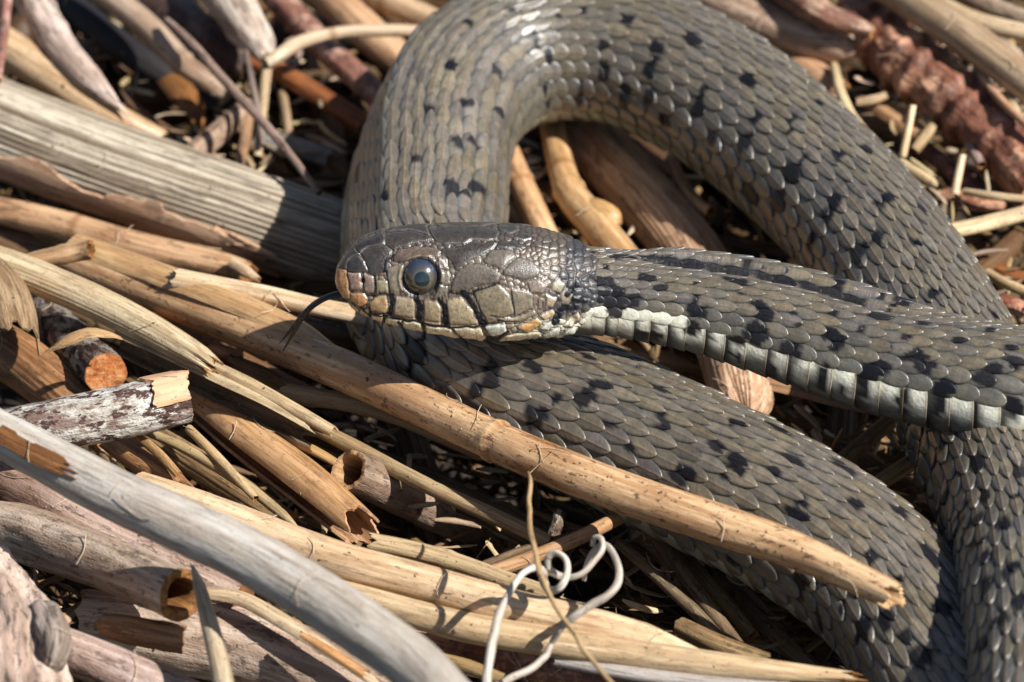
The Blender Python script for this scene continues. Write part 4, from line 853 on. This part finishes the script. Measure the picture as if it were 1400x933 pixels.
# ================= between neck and lower body
S("plank", "flat brown reed strip showing below the neck", "strip", [(1030,526,-.2,34),(1090,540,-.25,34),(1150,556,-.3,32),(1240,576,-.35,30)], 'brown', arc=(-60,60), around=16, tint=(1.1,1,.9))
S("reed_strip", "pale brown strip slanting under the neck beside the right column of the coil", "strip", [(1130,652,-.3,26),(1170,618,-.25,27),(1215,580,-.2,27),(1250,550,-.2,24)], 'dim', tint=(1.3,1.1,.9), arc=(-80,80), around=16)
S("reed_strip", "short tan strip wedged between the lower body and the right column", "strip", [(1196,668,-.2,28),(1225,648,-.1,28),(1262,626,-.1,28)], 'husk', tint=(1.0,.9,.75), arc=(-80,80), around=16)
S("straw_chip", "hair-thin yellow straw in the dark gap below the neck", "splinter", [(1136,616,.0,4),(1144,600,.2,4),(1152,586,.3,3)], 'golden', tint=(1,.8,.6))
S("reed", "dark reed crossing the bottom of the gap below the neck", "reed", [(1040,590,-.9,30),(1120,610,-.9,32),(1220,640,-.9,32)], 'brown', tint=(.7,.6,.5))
# ================= below the head
S("husk_strip", "flat pointed grey strip leaning on the golden reed under the snout", "strip", [(486,452,.6,19),(508,474,.7,17),(532,498,.8,10),(560,526,.8,4)], 'husk', arc=(-50,50), around=10, wall=.12, tint=(1.0,.9,.86), start='none')
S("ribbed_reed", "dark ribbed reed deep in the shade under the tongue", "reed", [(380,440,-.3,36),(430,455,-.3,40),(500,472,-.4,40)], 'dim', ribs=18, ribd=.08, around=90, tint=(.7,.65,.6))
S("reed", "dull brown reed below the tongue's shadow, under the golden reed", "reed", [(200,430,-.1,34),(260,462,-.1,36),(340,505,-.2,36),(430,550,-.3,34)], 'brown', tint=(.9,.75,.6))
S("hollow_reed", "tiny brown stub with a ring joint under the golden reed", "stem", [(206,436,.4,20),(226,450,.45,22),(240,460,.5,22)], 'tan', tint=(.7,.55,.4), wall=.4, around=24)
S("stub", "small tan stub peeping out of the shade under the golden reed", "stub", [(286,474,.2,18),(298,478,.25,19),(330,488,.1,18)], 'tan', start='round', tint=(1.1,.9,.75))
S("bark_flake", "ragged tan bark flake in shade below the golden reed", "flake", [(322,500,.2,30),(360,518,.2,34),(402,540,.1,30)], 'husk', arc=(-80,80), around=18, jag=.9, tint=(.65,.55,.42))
S("jointed_reed", "short ribbed reed piece with a pale joint below the golden reed", "reed", [(388,536,.5,26),(420,542,.5,26),(480,552,.45,25),(560,575,.3,25),(660,620,.1,24)], 'straw', knots=(.14,), ribs=12, ribd=.06, around=60, tint=(.72,.6,.46), jag=.5)
# ================= lower left
S("grey_stick", "smooth silver grey stick in the near foreground, the longest of all", "stick", [(-70,556,2.8,60),(20,604,2.8,64),(120,657,2.8,70),(230,710,2.8,74),(330,756,2.8,76),(420,808,2.8,78),(500,862,2.8,78),(570,912,2.8,76),(640,984,2.8,70)], 'grey', tint=(1.1,1.06,1.0), around=60, lump=.05, wob=.02, start='cut', end='cut', inner='palewood')
gs = bpy.data.objects["grey_stick"]
SP = [(14,602,2.8,66),(60,627,2.8,67),(108,651,2.8,70)]
sheath(SP, tuple(sorted((sg * 22, sg * 58))), 'pith', 10, "brown scar where the grey skin is torn off", gs, name="scar", seed=40, tint=(1.0,.85,.8), jagend=.3)
S("hollow_reed", "thick mottled grey brown stem with an open orange hollow at its right end", "stem", [(-50,716,.0,76),(30,730,.35,78),(110,757,.8,76),(194,789,1.2,76),(248,813,1.5,74)], 'pinkish', inner='pith', tint=(1.12,1.0,.88), around=60, wall=.36, jag=.06, lump=.06)
S("log", "pinkish log behind the hollow stem, its left half painted dark as shade", "log", [(-50,626,.4,58),(40,672,.45,60),(130,722,.5,60),(230,772,.5,58),(330,820,.5,50)], 'pinkish', tint=(1.0,.85,.8), lump=.06, dark=[(-.3,.55,1.0)], start='cut', end='cut')  # left half darkened in the colour to stand for shade
S("cane", "smooth golden yellow cane curving along under the silver grey stick", "cane", [(190,664,.9,40),(290,702,1.0,50),(380,737,1.05,52),(470,768,1.1,52),(580,797,1.1,52),(690,828,1.1,52),(780,848,1.1,50),(880,872,1.05,42),(980,900,1.0,22)], 'cream', tint=(1.1,.98,.84), around=44, end='point', dark=[(.72,.86,.5)])
S("cane", "straw-coloured cane below the golden yellow cane, its right end splintered", "cane", [(470,812,.9,36),(560,838,.95,40),(660,862,.98,42),(800,884,1.0,42),(950,906,1.0,38),(1060,918,1.0,30),(1160,926,1.0,16)], 'straw', tint=(1.12,1.0,.86), around=44, jag=1.0)
S("open_tube", "amber brown tube split open at its lower end, left of centre", "reed", [(270,546,.25,48),(330,594,.35,58),(400,648,.45,62),(450,688,.5,60),(492,724,.55,54)], 'golden', inner='tan', arc=(-250,70), around=60, jag=.4, wall=.12, tint=(.9,.74,.6), lump=.03)
S("hollow_reed", "dark reed with a broad pale-rimmed open mouth, below the golden reed", "reed", [(476,643,.8,56),(520,662,.25,60),(600,700,-.8,62),(720,750,-2.0,60)], 'pinkish', inner='palepith', tint=(.8,.68,.58), around=56, wall=.24, jag=.06, lump=.04)
S("thin_reed", "slim straw reed running just above the dark open-mouthed reed", "reed", [(400,570,.6,20),(480,610,.6,22),(580,662,.6,22),(680,708,.55,22),(752,742,.5,20)], 'straw', tint=(.66,.56,.42), around=28)
S("jointed_reed", "pale slender reed with one joint touching the upper edge of the golden yellow cane", "reed", [(510,742,.95,26),(560,752,.9,26),(614,766,.85,26),(700,796,.8,24),(760,815,.75,22)], 'straw', knots=(.40,), tint=(.85,.74,.58), around=34, start='hollow', jag=.4)
S("twig", "shaded twig rising to the right towards the golden reed behind the curls", "twig", [(664,784,.4,20),(720,765,.5,20),(790,736,.6,20),(850,706,.5,20),(905,678,.35,20)], 'tan', tint=(.85,.7,.52))
S("thin_twig", "thin dark twig just above the rising shaded twig", "twig", [(640,780,.3,10),(720,750,.4,11),(800,728,.5,11)], 'dim', tint=(.8,.7,.6))
S("stub", "short spotted stump standing behind the curls", "stub", [(754,740,.1,18),(760,722,.2,18),(766,700,.3,18)], 'lichen', tint=(.7,.66,.55), start='cut', end='cut', inner='palewood')
S("split_strip", "pale split strip leaning out of the bottom edge beside the hollow stem", "strip", [(262,770,1.95,14),(274,806,1.9,18),(286,850,1.8,24),(300,905,1.7,28),(311,960,1.6,30)], 'straw', inner='husk', arc=(-100,100), around=20, tint=(.92,.88,.85), start='point')
S("log", "large pinkish weathered log at the bottom with a small dark hole", "log", [(120,856,-.1,100),(240,868,.0,108),(350,892,.0,112),(450,930,.0,110),(560,980,.0,100)], 'pinkish', tint=(1.15,1.02,.92), lump=.07, around=80, start='cut', end='cut')
S("split_strip", "cream peeled strip lying along the large bottom log", "strip", [(270,812,.75,20),(330,822,.8,26),(400,860,.8,26),(470,905,.7,20),(520,940,.6,16)], 'straw', arc=(-80,80), around=18, tint=(1.05,.95,.85), jag=.6)
S("split_strip", "orange tan splinter on the large bottom log beside the grey stick", "strip", [(410,868,.95,10),(450,892,.95,16),(500,925,.9,16)], 'golden', arc=(-80,80), around=14, tint=(1.0,.75,.55), jag=.6)
S("rough_bark", "rough cracked pinkish grey bark chunk in the lower left corner", "bark", [(-40,770,1.0,90),(0,830,1.1,120),(20,900,1.1,130),(30,980,1.0,130)], 'pinkish', lump=.34, lump_f=2.2, around=120, step=.05, tint=(1.15,1.02,.96), start='round', end='cut')
S("gnarled_bark", "grey gnarled knob of bark beside the rough bark chunk", "bark", [(52,830,1.6,36),(72,858,1.7,44),(78,890,1.6,40),(70,920,1.4,30)], 'pinkish', lump=.45, lump_f=2.4, tint=(.85,.82,.82), around=60, start='round', end='round')
S("log", "smooth pinkish log leaving the frame at the bottom left", "log", [(60,878,.7,58),(130,905,.75,62),(200,935,.75,64),(290,975,.7,64)], 'pinkish', tint=(1.2,1.05,1.05), lump=.03, start='cut', end='cut')
S("rotten_twig", "dark rotten stem with an orange tip below the hollow stem", "stem", [(130,852,.9,30),(180,862,.9,40),(250,876,.8,40)], 'brown', tint=(1.2,1.05,.9), lump=.12, start='round')
S("sheath_piece", "brown folded leaf sheath under the flaky bark stick", "sheath", [(150,600,.6,34),(190,628,.65,40),(225,650,.7,38),(244,664,.7,26)], 'brown', inner='husk', arc=(-110,110), around=22, jag=.9, tint=(1.6,1.35,1.05))
S("reed_strip", "curled tan rim lying on the brown folded sheath", "strip", [(178,590,1.0,12),(214,618,1.0,14),(244,650,1.0,12)], 'husk', arc=(-100,100), around=14, tint=(1.0,.8,.55))
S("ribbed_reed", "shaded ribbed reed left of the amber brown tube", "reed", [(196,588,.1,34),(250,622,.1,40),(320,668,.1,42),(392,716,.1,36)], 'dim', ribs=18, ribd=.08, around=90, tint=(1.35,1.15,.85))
S("thin_reed", "thin sunlit straw between the ribbed reed and the amber brown tube", "reed", [(258,586,.7,12),(286,614,.7,14),(318,648,.65,14),(350,682,.6,10)], 'straw', tint=(.95,.82,.62))
S("thin_reed", "pale straw sliver left of the amber tube, pointed below", "reed", [(200,590,.6,12),(250,612,.6,14),(330,660,.55,16),(408,722,.5,12)], 'straw', tint=(.75,.66,.5), end='point')
# ================= bottom
S("stick", "reddish brown stick along the bottom edge under the curls", "stick", [(560,872,.3,36),(660,896,.35,38),(780,918,.35,40),(900,938,.35,38),(1000,960,.3,34)], 'redbark', tint=(1.6,1.3,1.1), start='cut', end='cut', lump=.04)
S("cane", "thin grey cane along the bottom edge right of the curls", "cane", [(760,902,.8,18),(860,920,.85,22),(960,932,.85,22),(1080,940,.85,20)], 'grey', tint=(1.0,.95,.92))
S("reed", "dark red stem between the golden yellow cane and the silver grey stick", "stem", [(440,780,.3,26),(500,806,.3,28),(570,836,.3,26)], 'redbark', tint=(1.5,1.2,1.2))
S("straw", "small yellowish straw beside the silver grey stick at the bottom edge", "stem", [(590,896,.5,18),(640,912,.5,20),(700,935,.5,18)], 'straw', tint=(.7,.6,.4))
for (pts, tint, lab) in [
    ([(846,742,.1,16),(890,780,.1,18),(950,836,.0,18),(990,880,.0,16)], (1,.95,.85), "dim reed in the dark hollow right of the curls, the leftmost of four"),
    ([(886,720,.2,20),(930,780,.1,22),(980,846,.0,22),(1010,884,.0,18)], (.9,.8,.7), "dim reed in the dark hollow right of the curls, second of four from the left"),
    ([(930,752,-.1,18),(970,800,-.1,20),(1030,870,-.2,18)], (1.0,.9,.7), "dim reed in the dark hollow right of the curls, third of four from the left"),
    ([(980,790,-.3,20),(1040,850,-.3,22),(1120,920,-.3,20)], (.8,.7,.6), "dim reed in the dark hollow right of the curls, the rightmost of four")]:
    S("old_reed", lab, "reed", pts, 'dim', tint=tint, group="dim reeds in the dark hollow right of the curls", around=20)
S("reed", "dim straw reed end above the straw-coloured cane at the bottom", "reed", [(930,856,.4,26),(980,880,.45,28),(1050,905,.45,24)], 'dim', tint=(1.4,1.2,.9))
# ---- the curled tendril and the thin stem over it
def zz(L): return [(450 + x / 2.8, 600 + y / 2.8, z, w_) for x, y, z, w_ in L]
def tendril(name, label, cat, L, tint, mat='tendril', **kw):
    W = [[*at(px, py, z), cm(wd, at(px, py, z)) / 2] for px, py, z, wd in zz(L)]; W = np.array(W)
    mb_, C = tube_obj(name, W[:, :3], W[:, 3] * (.84 + .20 * vnoise(W[:, :3] * 1.7, 4)), M[mat], around=16, step=.03)
    mb_.V = [np.vstack(mb_.V)]; mb_.V[0] = mb_.V[0] + .012 * np.stack([vnoise(mb_.V[0] * 5, k_) for k_ in range(3)], 1)
    o = mb_.build(name, M[mat], origin=C[0]); o.color = (*tint, 1); tag(o, label, cat); return o
tendril("curled_tendril", "bleached white tendril curling in loops over the canes at bottom centre", "tendril",
  [(600,1010,1.6,15),(606,900,1.75,15),(622,790,1.9,15),(650,680,2.0,15),(690,590,2.1,14),(738,520,2.15,13),(785,492,2.1,13),(820,508,2.0,12),(818,545,1.8,12),(845,580,1.75,11),(885,568,1.9,11),(912,520,2.0,11),(905,462,2.1,11),(868,436,2.1,11),(838,460,2.0,11),(848,505,1.85,11),(900,528,1.8,10),(955,522,1.85,10),(1005,480,1.95,10),(1045,425,2.05,10),(1040,380,2.1,9),(1015,378,2.05,9),(1008,410,1.95,9)], (.88,.85,.80))
tendril("curled_tendril", "bleached white tendril forming the right-hand arc beside the loops", "tendril",
  [(975,540,1.5,8),(985,490,1.7,9),(1015,430,1.9,11),(1050,408,2.0,12),(1085,440,2.05,12),(1108,500,2.05,13),(1100,560,2.0,13),(1060,605,1.9,13),(1000,640,1.8,13),(930,685,1.7,12),(885,720,1.5,12),(850,790,1.2,11),(820,840,1.3,12),(770,880,1.4,13),(700,915,1.4,13),(620,960,1.4,13)], (.86,.83,.79))
tendril("thin_stalk", "long thin light brown stem crossing in front of the white curls", "stem",
  [(762,128,2.75,3),(772,170,2.75,7),(765,250,2.7,8),(768,340,2.7,9),(790,440,2.65,9),(815,540,2.6,10),(860,630,2.6,9),(920,720,2.6,9),(985,820,2.6,9),(1050,900,2.6,9),(1110,980,2.6,9)], (.82,.66,.46), 'straw')
# ---- unnamed old pieces showing through the gaps, each its own reed
r5 = np.random.default_rng(77)
base_pts = []
tones = [(.8,.7,.55), (1.0,.85,.65), (.6,.5,.4), (1.2,1.0,.8), (.5,.42,.36)]
protos = {}
for k_ in range(8):
    L_ = 3.2; rad_ = .11 + .02 * k_
    # a straight master laid at the origin
    n_ = 26; s_ = np.linspace(-L_ / 2, L_ / 2, n_); th_ = np.linspace(0, 2 * PI, 19)[:-1]
    Sg, Tg = np.meshgrid(s_, th_, indexing='ij'); jg = .25 * fbm(np.stack([np.cos(Tg) * 2, np.sin(Tg) * 2, Sg * 0 + k_], -1), k_, 3)
    Sg2 = Sg + jg * smooth(.4, 1, np.abs(Sg) / (L_ / 2)); rr_ = rad_ * (1 + .07 * fbm(np.stack([np.cos(Tg), np.sin(Tg), Sg * .8], -1), k_ + 9, 3) + .12 * np.exp(-((Sg - (-1 + .3 * k_)) / .07) ** 2) + .05 * np.cos(Tg * 9))
    bend = .06 * np.sin(s_ * 1.1 + k_)[:, None] + 0 * Tg
    P_ = np.stack([Sg2, np.cos(Tg) * rr_ + bend, np.sin(Tg) * rr_], -1); mbp = MB(); mbp.grid(P_, 0, wrap=True, tp=np.stack([np.cos(Tg) * rad_, np.sin(Tg) * rad_, Sg], -1), flip=True)
    for ix, sgn in ((0, 1), (-1, -1)):
        mbp.grid(np.stack([P_[ix], P_[ix] * np.array([1, .72, .72]), P_[ix] * np.array([1, .66, .66]) + np.array([sgn * .5, 0, 0]), P_[ix] * np.array([1, .02, .02]) + np.array([sgn * .5, 0, 0])]), 0, wrap=True, flip=(ix == -1))
    op = mbp.build("old_reed", M[['dim', 'brown', 'dim', 'tan', 'husk', 'dim', 'brown', 'ribbed'][k_]], origin=(0, 0, 0)); protos[k_] = op
used = set(); fill = []
for i_ in range(230):
    k_ = int(r5.integers(0, 8)); px_, py_ = r5.uniform(-90, 1490), r5.uniform(-90, 1010); z_ = r5.uniform(-1.9, -.75)
    p_ = at(px_, py_, z_)
    if k_ not in used: o_ = protos[k_]; used.add(k_)
    else: o_ = protos[k_].copy(); COL.objects.link(o_)
    o_.location = p_.tolist(); a_ = math.radians(r5.normal(-38, 26)) if r5.random() < .78 else r5.uniform(0, PI)
    o_.rotation_euler = (r5.uniform(0, 6), math.radians(r5.normal(0, 9)), a_); sc_ = r5.uniform(.7, 1.25); o_.scale = (r5.uniform(.7, 1.5), sc_, sc_)
    ti_ = int(r5.integers(0, 5)); c_ = tones[ti_]; f_ = r5.uniform(.4, .72); o_.color = (c_[0] * f_, c_[1] * f_, c_[2] * f_, 1)
    fill.append((o_, k_, ti_))
# ---- litter: splinters and shreds nobody could count
def litter():
    n = 6500; r6 = np.random.default_rng(3); mbl = MB()
    px_ = r6.uniform(-160, 1560, n); py_ = r6.uniform(-160, 1090, n); z_ = r6.uniform(-2.7, -.35, n)
    V = []; F = []; A_ = []; C_ = []
    for i in range(n):
        c = at(px_[i], py_[i], z_[i]); a = math.radians(r6.normal(-38, 40)); L = r6.uniform(.15, 1.3) ; w_ = r6.uniform(.015, .07); el = r6.normal(0, .22)
        d = np.array([math.cos(a) * math.cos(el), math.sin(a) * math.cos(el), math.sin(el)]); u = norm(np.cross(d, UP)); v = np.cross(u, d)
        m = 6; th_ = np.linspace(0, 2 * PI, m, endpoint=False) + r6.uniform(0, 1); t = np.linspace(-.5, .5, 4); bend = r6.normal(0, .06)
        fl = r6.uniform(.25, 1)
        P = c + (d * t[:, None])[:, None] * L + (u * (bend * L * (t ** 2)[:, None]))[:, None] * 4 + (u[None, None] * np.cos(th_)[None, :, None] + v[None, None] * np.sin(th_)[None, :, None] * fl) * (w_ * np.array([.35, 1, .9, .2]))[:, None, None]
        tone = r6.uniform(.35, 1.25) * np.array([1, r6.uniform(.86, 1.02), r6.uniform(.7, 1.0)]); col = np.ones((4, m, 4)); col[..., :3] = tone
        mbl.grid(P, 0, wrap=True, tp=np.stack([np.cos(th_)[None] * w_ + 0 * t[:, None] + i, np.sin(th_)[None] * w_ + 0 * t[:, None], t[:, None] * L + 0 * th_[None]], -1), col=col)
    o = mbl.build("reed_litter", M['husk'], origin=(0, 0, 0)); tag(o, kind='stuff'); o.color = (.55, .49, .42, 1)
litter()
def fragments():
    r8 = np.random.default_rng(21); mbf = MB()
    for (x0, y0, x1, y1, n, z0, z1) in ((1060, 60, 1420, 300, 170, -.5, .25), (1340, 330, 1430, 460, 26, -.5, .1), (180, 90, 460, 250, 60, -.8, -.1), (700, 190, 960, 340, 36, -.8, -.3), (330, 460, 720, 760, 90, -.7, .0), (850, 720, 1060, 900, 44, -.7, -.1), (1000, 520, 1260, 680, 40, -.9, -.3), (0, 560, 260, 900, 40, -.6, -.1), (0, 0, 440, 120, 40, -.7, -.1)):
        for i in range(n):
            c = at(r8.uniform(x0, x1), r8.uniform(y0, y1), r8.uniform(z0, z1)); a = math.radians(r8.normal(-40, 45)); L = r8.uniform(.15, .8); w_ = r8.uniform(.02, .055); el = r8.normal(0, .25)
            d = np.array([math.cos(a) * math.cos(el), math.sin(a) * math.cos(el), math.sin(el)]); u = norm(np.cross(d, UP)); v = np.cross(u, d); fl = r8.uniform(.15, .9)
            th_ = np.linspace(0, 2 * PI, 8, endpoint=False); t = np.linspace(-.5, .5, 6); bw = r8.normal(0, .12) * L
            P = c + (d * t[:, None])[:, None] * L + (u * (bw * (t ** 2)[:, None] * 2))[:, None] + (u[None, None] * np.cos(th_)[None, :, None] + v[None, None] * np.sin(th_)[None, :, None] * fl) * (w_ * np.array([.5, 1, 1, .95, .9, .35]))[:, None, None] + r8.normal(0, .004, (6, 8, 3))
            col = np.ones((6, 8, 4)); col[..., :3] = r8.uniform(.45, 1.25) * np.array([1, r8.uniform(.82, 1), r8.uniform(.65, .95)])
            mbf.grid(P, 0, wrap=True, col=col, tp=np.stack([np.cos(th_)[None] * w_ + 0 * t[:, None] + i, np.sin(th_)[None] * w_ + 0 * t[:, None], t[:, None] * L + 0 * th_[None]], -1))
            for e_ in (0, -1): mbf.grid(np.stack([P[e_], P[e_] * 0 + P[e_].mean(0)]), 0, wrap=True, flip=(e_ == 0), col=np.stack([col[0], col[0]]))
    o = mbf.build("straw_fragments", M['straw'], origin=(0, 0, 0)); tag(o, kind='stuff')
fragments()

# ---- dust, crumbs and loose fibres on top of the reeds
def crumbs():
    bpy.context.view_layer.update(); dg = bpy.context.evaluated_depsgraph_get(); r7 = np.random.default_rng(12); A_ = MB(); B_ = MB(); tries = 0; na = nb = 0
    while tries < 6000:
        tries += 1; px, py = r7.uniform(-30, 1430), r7.uniform(-30, 960); d_ = norm(at(px, py, 0) - CAM)
        hit, loc, nrm, ix, ob, m_ = SC.ray_cast(dg, Vector(CAM.tolist()), Vector(d_.tolist()))
        if not hit or ob.name in ('body', 'eye', 'eye.001', 'tongue', 'ground') or nrm.z < .25: continue
        p = np.array(loc); n = np.array(nrm); u = norm(np.cross(n, r7.normal(size=3))); v = np.cross(n, u)
        if vnoise(np.array([[px * .02, py * .02, 0]]), 5)[0] < .05 and na < 420 and r7.random() < .9: continue
        if na < 420:
            sz = r7.uniform(.005, .015) * (1 if r7.random() < .95 else 1.8); a_ = np.linspace(0, 2 * PI, 5, endpoint=False) + r7.uniform(0, 6); rr = sz * r7.uniform(.6, 1.2, 5)
            P = np.stack([p + (u * np.cos(t) * q * 1.6 + v * np.sin(t) * q) for t, q in zip(a_, rr)])
            G = np.stack([P - n * .01, P + n * sz * .5, P * .4 + (p + n * sz * .8) * .6]); c_ = np.ones((3, 5, 4)); c_[..., :3] = r7.choice([.25, .5, .9, 1.2], p=[.25, .35, .25, .15])
            A_.grid(G, 0, wrap=True, col=c_, tp=G * 2); na += 1
        elif nb < 80:
            L = r7.uniform(.15, .55); cu = r7.normal(0, .5); t = np.linspace(-.5, .5, 8); w_ = .006
            C = p + n * (.012 + .05 * np.abs(t[:, None]) * r7.uniform(0, 1.5)) + u * (t * L)[:, None] + v * (cu * L * t ** 2)[:, None]
            G = np.stack([C + n * w_, C + v * w_ * (1 - 1.6 * np.abs(t[:, None])), C - n * w_, C - v * w_], 1); B_.grid(G, 0, wrap=True, tp=G); nb += 1
    o = A_.build("crumbs", M['husk'], origin=(0, 0, 0)); tag(o, kind='stuff'); o2 = B_.build("loose_fibres", M['cream'], origin=(0, 0, 0)); tag(o2, kind='stuff')
crumbs()
# ---- name the deep pieces by what shows of them
bpy.context.view_layer.update(); dg = bpy.context.evaluated_depsgraph_get(); seen = {}
for yy in range(2, 933, 5):
    for xx in range(2, 1400, 5):
        d_ = norm(at(xx, yy, 0) - CAM); hit, loc_, n__, ix_, ob_, m__ = SC.ray_cast(dg, Vector(CAM.tolist()), Vector(d_.tolist()))
        if hit: seen.setdefault(ob_.name, []).append((xx, yy))
MARKS = [(60,60,'the smooth beige cane'),(120,100,'the whitish crooked twig'),(210,95,'the blackened stick'),(330,110,'the slanting thin twig'),(420,120,'the orange twig'),(400,210,'the flat grey wood chip'),(470,60,'the pale forked stem'),(150,190,'the thick ribbed reed'),(715,260,"the coil's inner edge"),(820,300,'the side bud'),(930,260,'the little hollow twig'),
 (1000,380,'the top of the neck'),(1120,110,'the rounded branch tip'),(1200,170,'the yellow straw'),(1243,180,'the left upright splinter'),(1311,240,'the right upright splinter'),(1300,130,'the knobbly root'),(1340,30,'the long pale pole'),(1370,300,'the pale yellow straw at the border'),(1385,400,'the smooth reddish chip'),
 (1100,560,'the flat strip below the neck'),(1190,610,'the slanting pale brown strip'),(1230,650,'the short tan wedge strip'),(440,450,'the tongue tip'),(510,480,'the pointed grey strip'),(370,520,'the ragged bark flake'),(460,560,'the short ribbed piece'),(300,480,'the small tan stub'),(60,540,'the torn husk'),(150,560,'the flaky bark stick'),
 (270,620,'the amber tube'),(210,650,'the folded leaf sheath'),(475,690,'the open-mouthed reed'),(600,700,'the slim straw reed'),(700,760,'the rising shaded twig'),(760,700,'the spotted stump'),(830,740,'the white curls'),(900,800,'the dim reeds'),(1000,860,'the straw-coloured cane'),(1080,860,'the belly of the lower body'),(620,900,'the silver grey stick end'),(130,820,'the hollow mottled stem'),(110,870,'the gnarled bark'),(260,880,'the large bottom log'),(1300,700,'the right column of the coil'),(1150,900,'the splintered cane end')]
KW = ['fluted', 'brown', 'dull', 'tan', 'husky', 'knotty', 'dark brown', 'greyish']; TW = ['faded', 'straw-toned', 'dusky', 'lighter', 'near-black']
taken = {}
for o_, k_, ti_ in fill:
    pts_ = seen.get(o_.name)
    if not pts_:
        u_, v_, _q = proj(np.array(o_.location)[None])
        if -20 < u_[0] < 1420 and -20 < v_[0] < 953 and not any(o_ is q for q in protos.values()): bpy.data.objects.remove(o_); continue
        tag(o_, "old reed piece wholly hidden beneath the snake and the upper reeds", "reed", "hidden old reed pieces"); continue
    mx, my = np.mean(pts_, 0); near_ = sorted(MARKS, key=lambda q: math.hypot(q[0] - mx, q[1] - my))[0]; dx_, dy_ = mx - near_[0], my - near_[1]
    rel_ = ('right of' if dx_ > 0 else 'left of') if abs(dx_) > abs(dy_) else ('below' if dy_ > 0 else 'above')
    lab_ = f"{TW[ti_]} {KW[k_]} old reed piece in the gap {rel_} {near_[2]}"
    if len(lab_.split()) > 15: lab_ = lab_.replace(' in the gap', '').replace('old reed piece', 'reed piece')
    if lab_ in taken: taken[lab_] += 1; lab_ = lab_.replace(' in the gap', ', thinner,' if taken[lab_] == 2 else ', shorter,')
    else: taken[lab_] = 1
    tag(o_, lab_, "reed", "old reed pieces in the gaps")
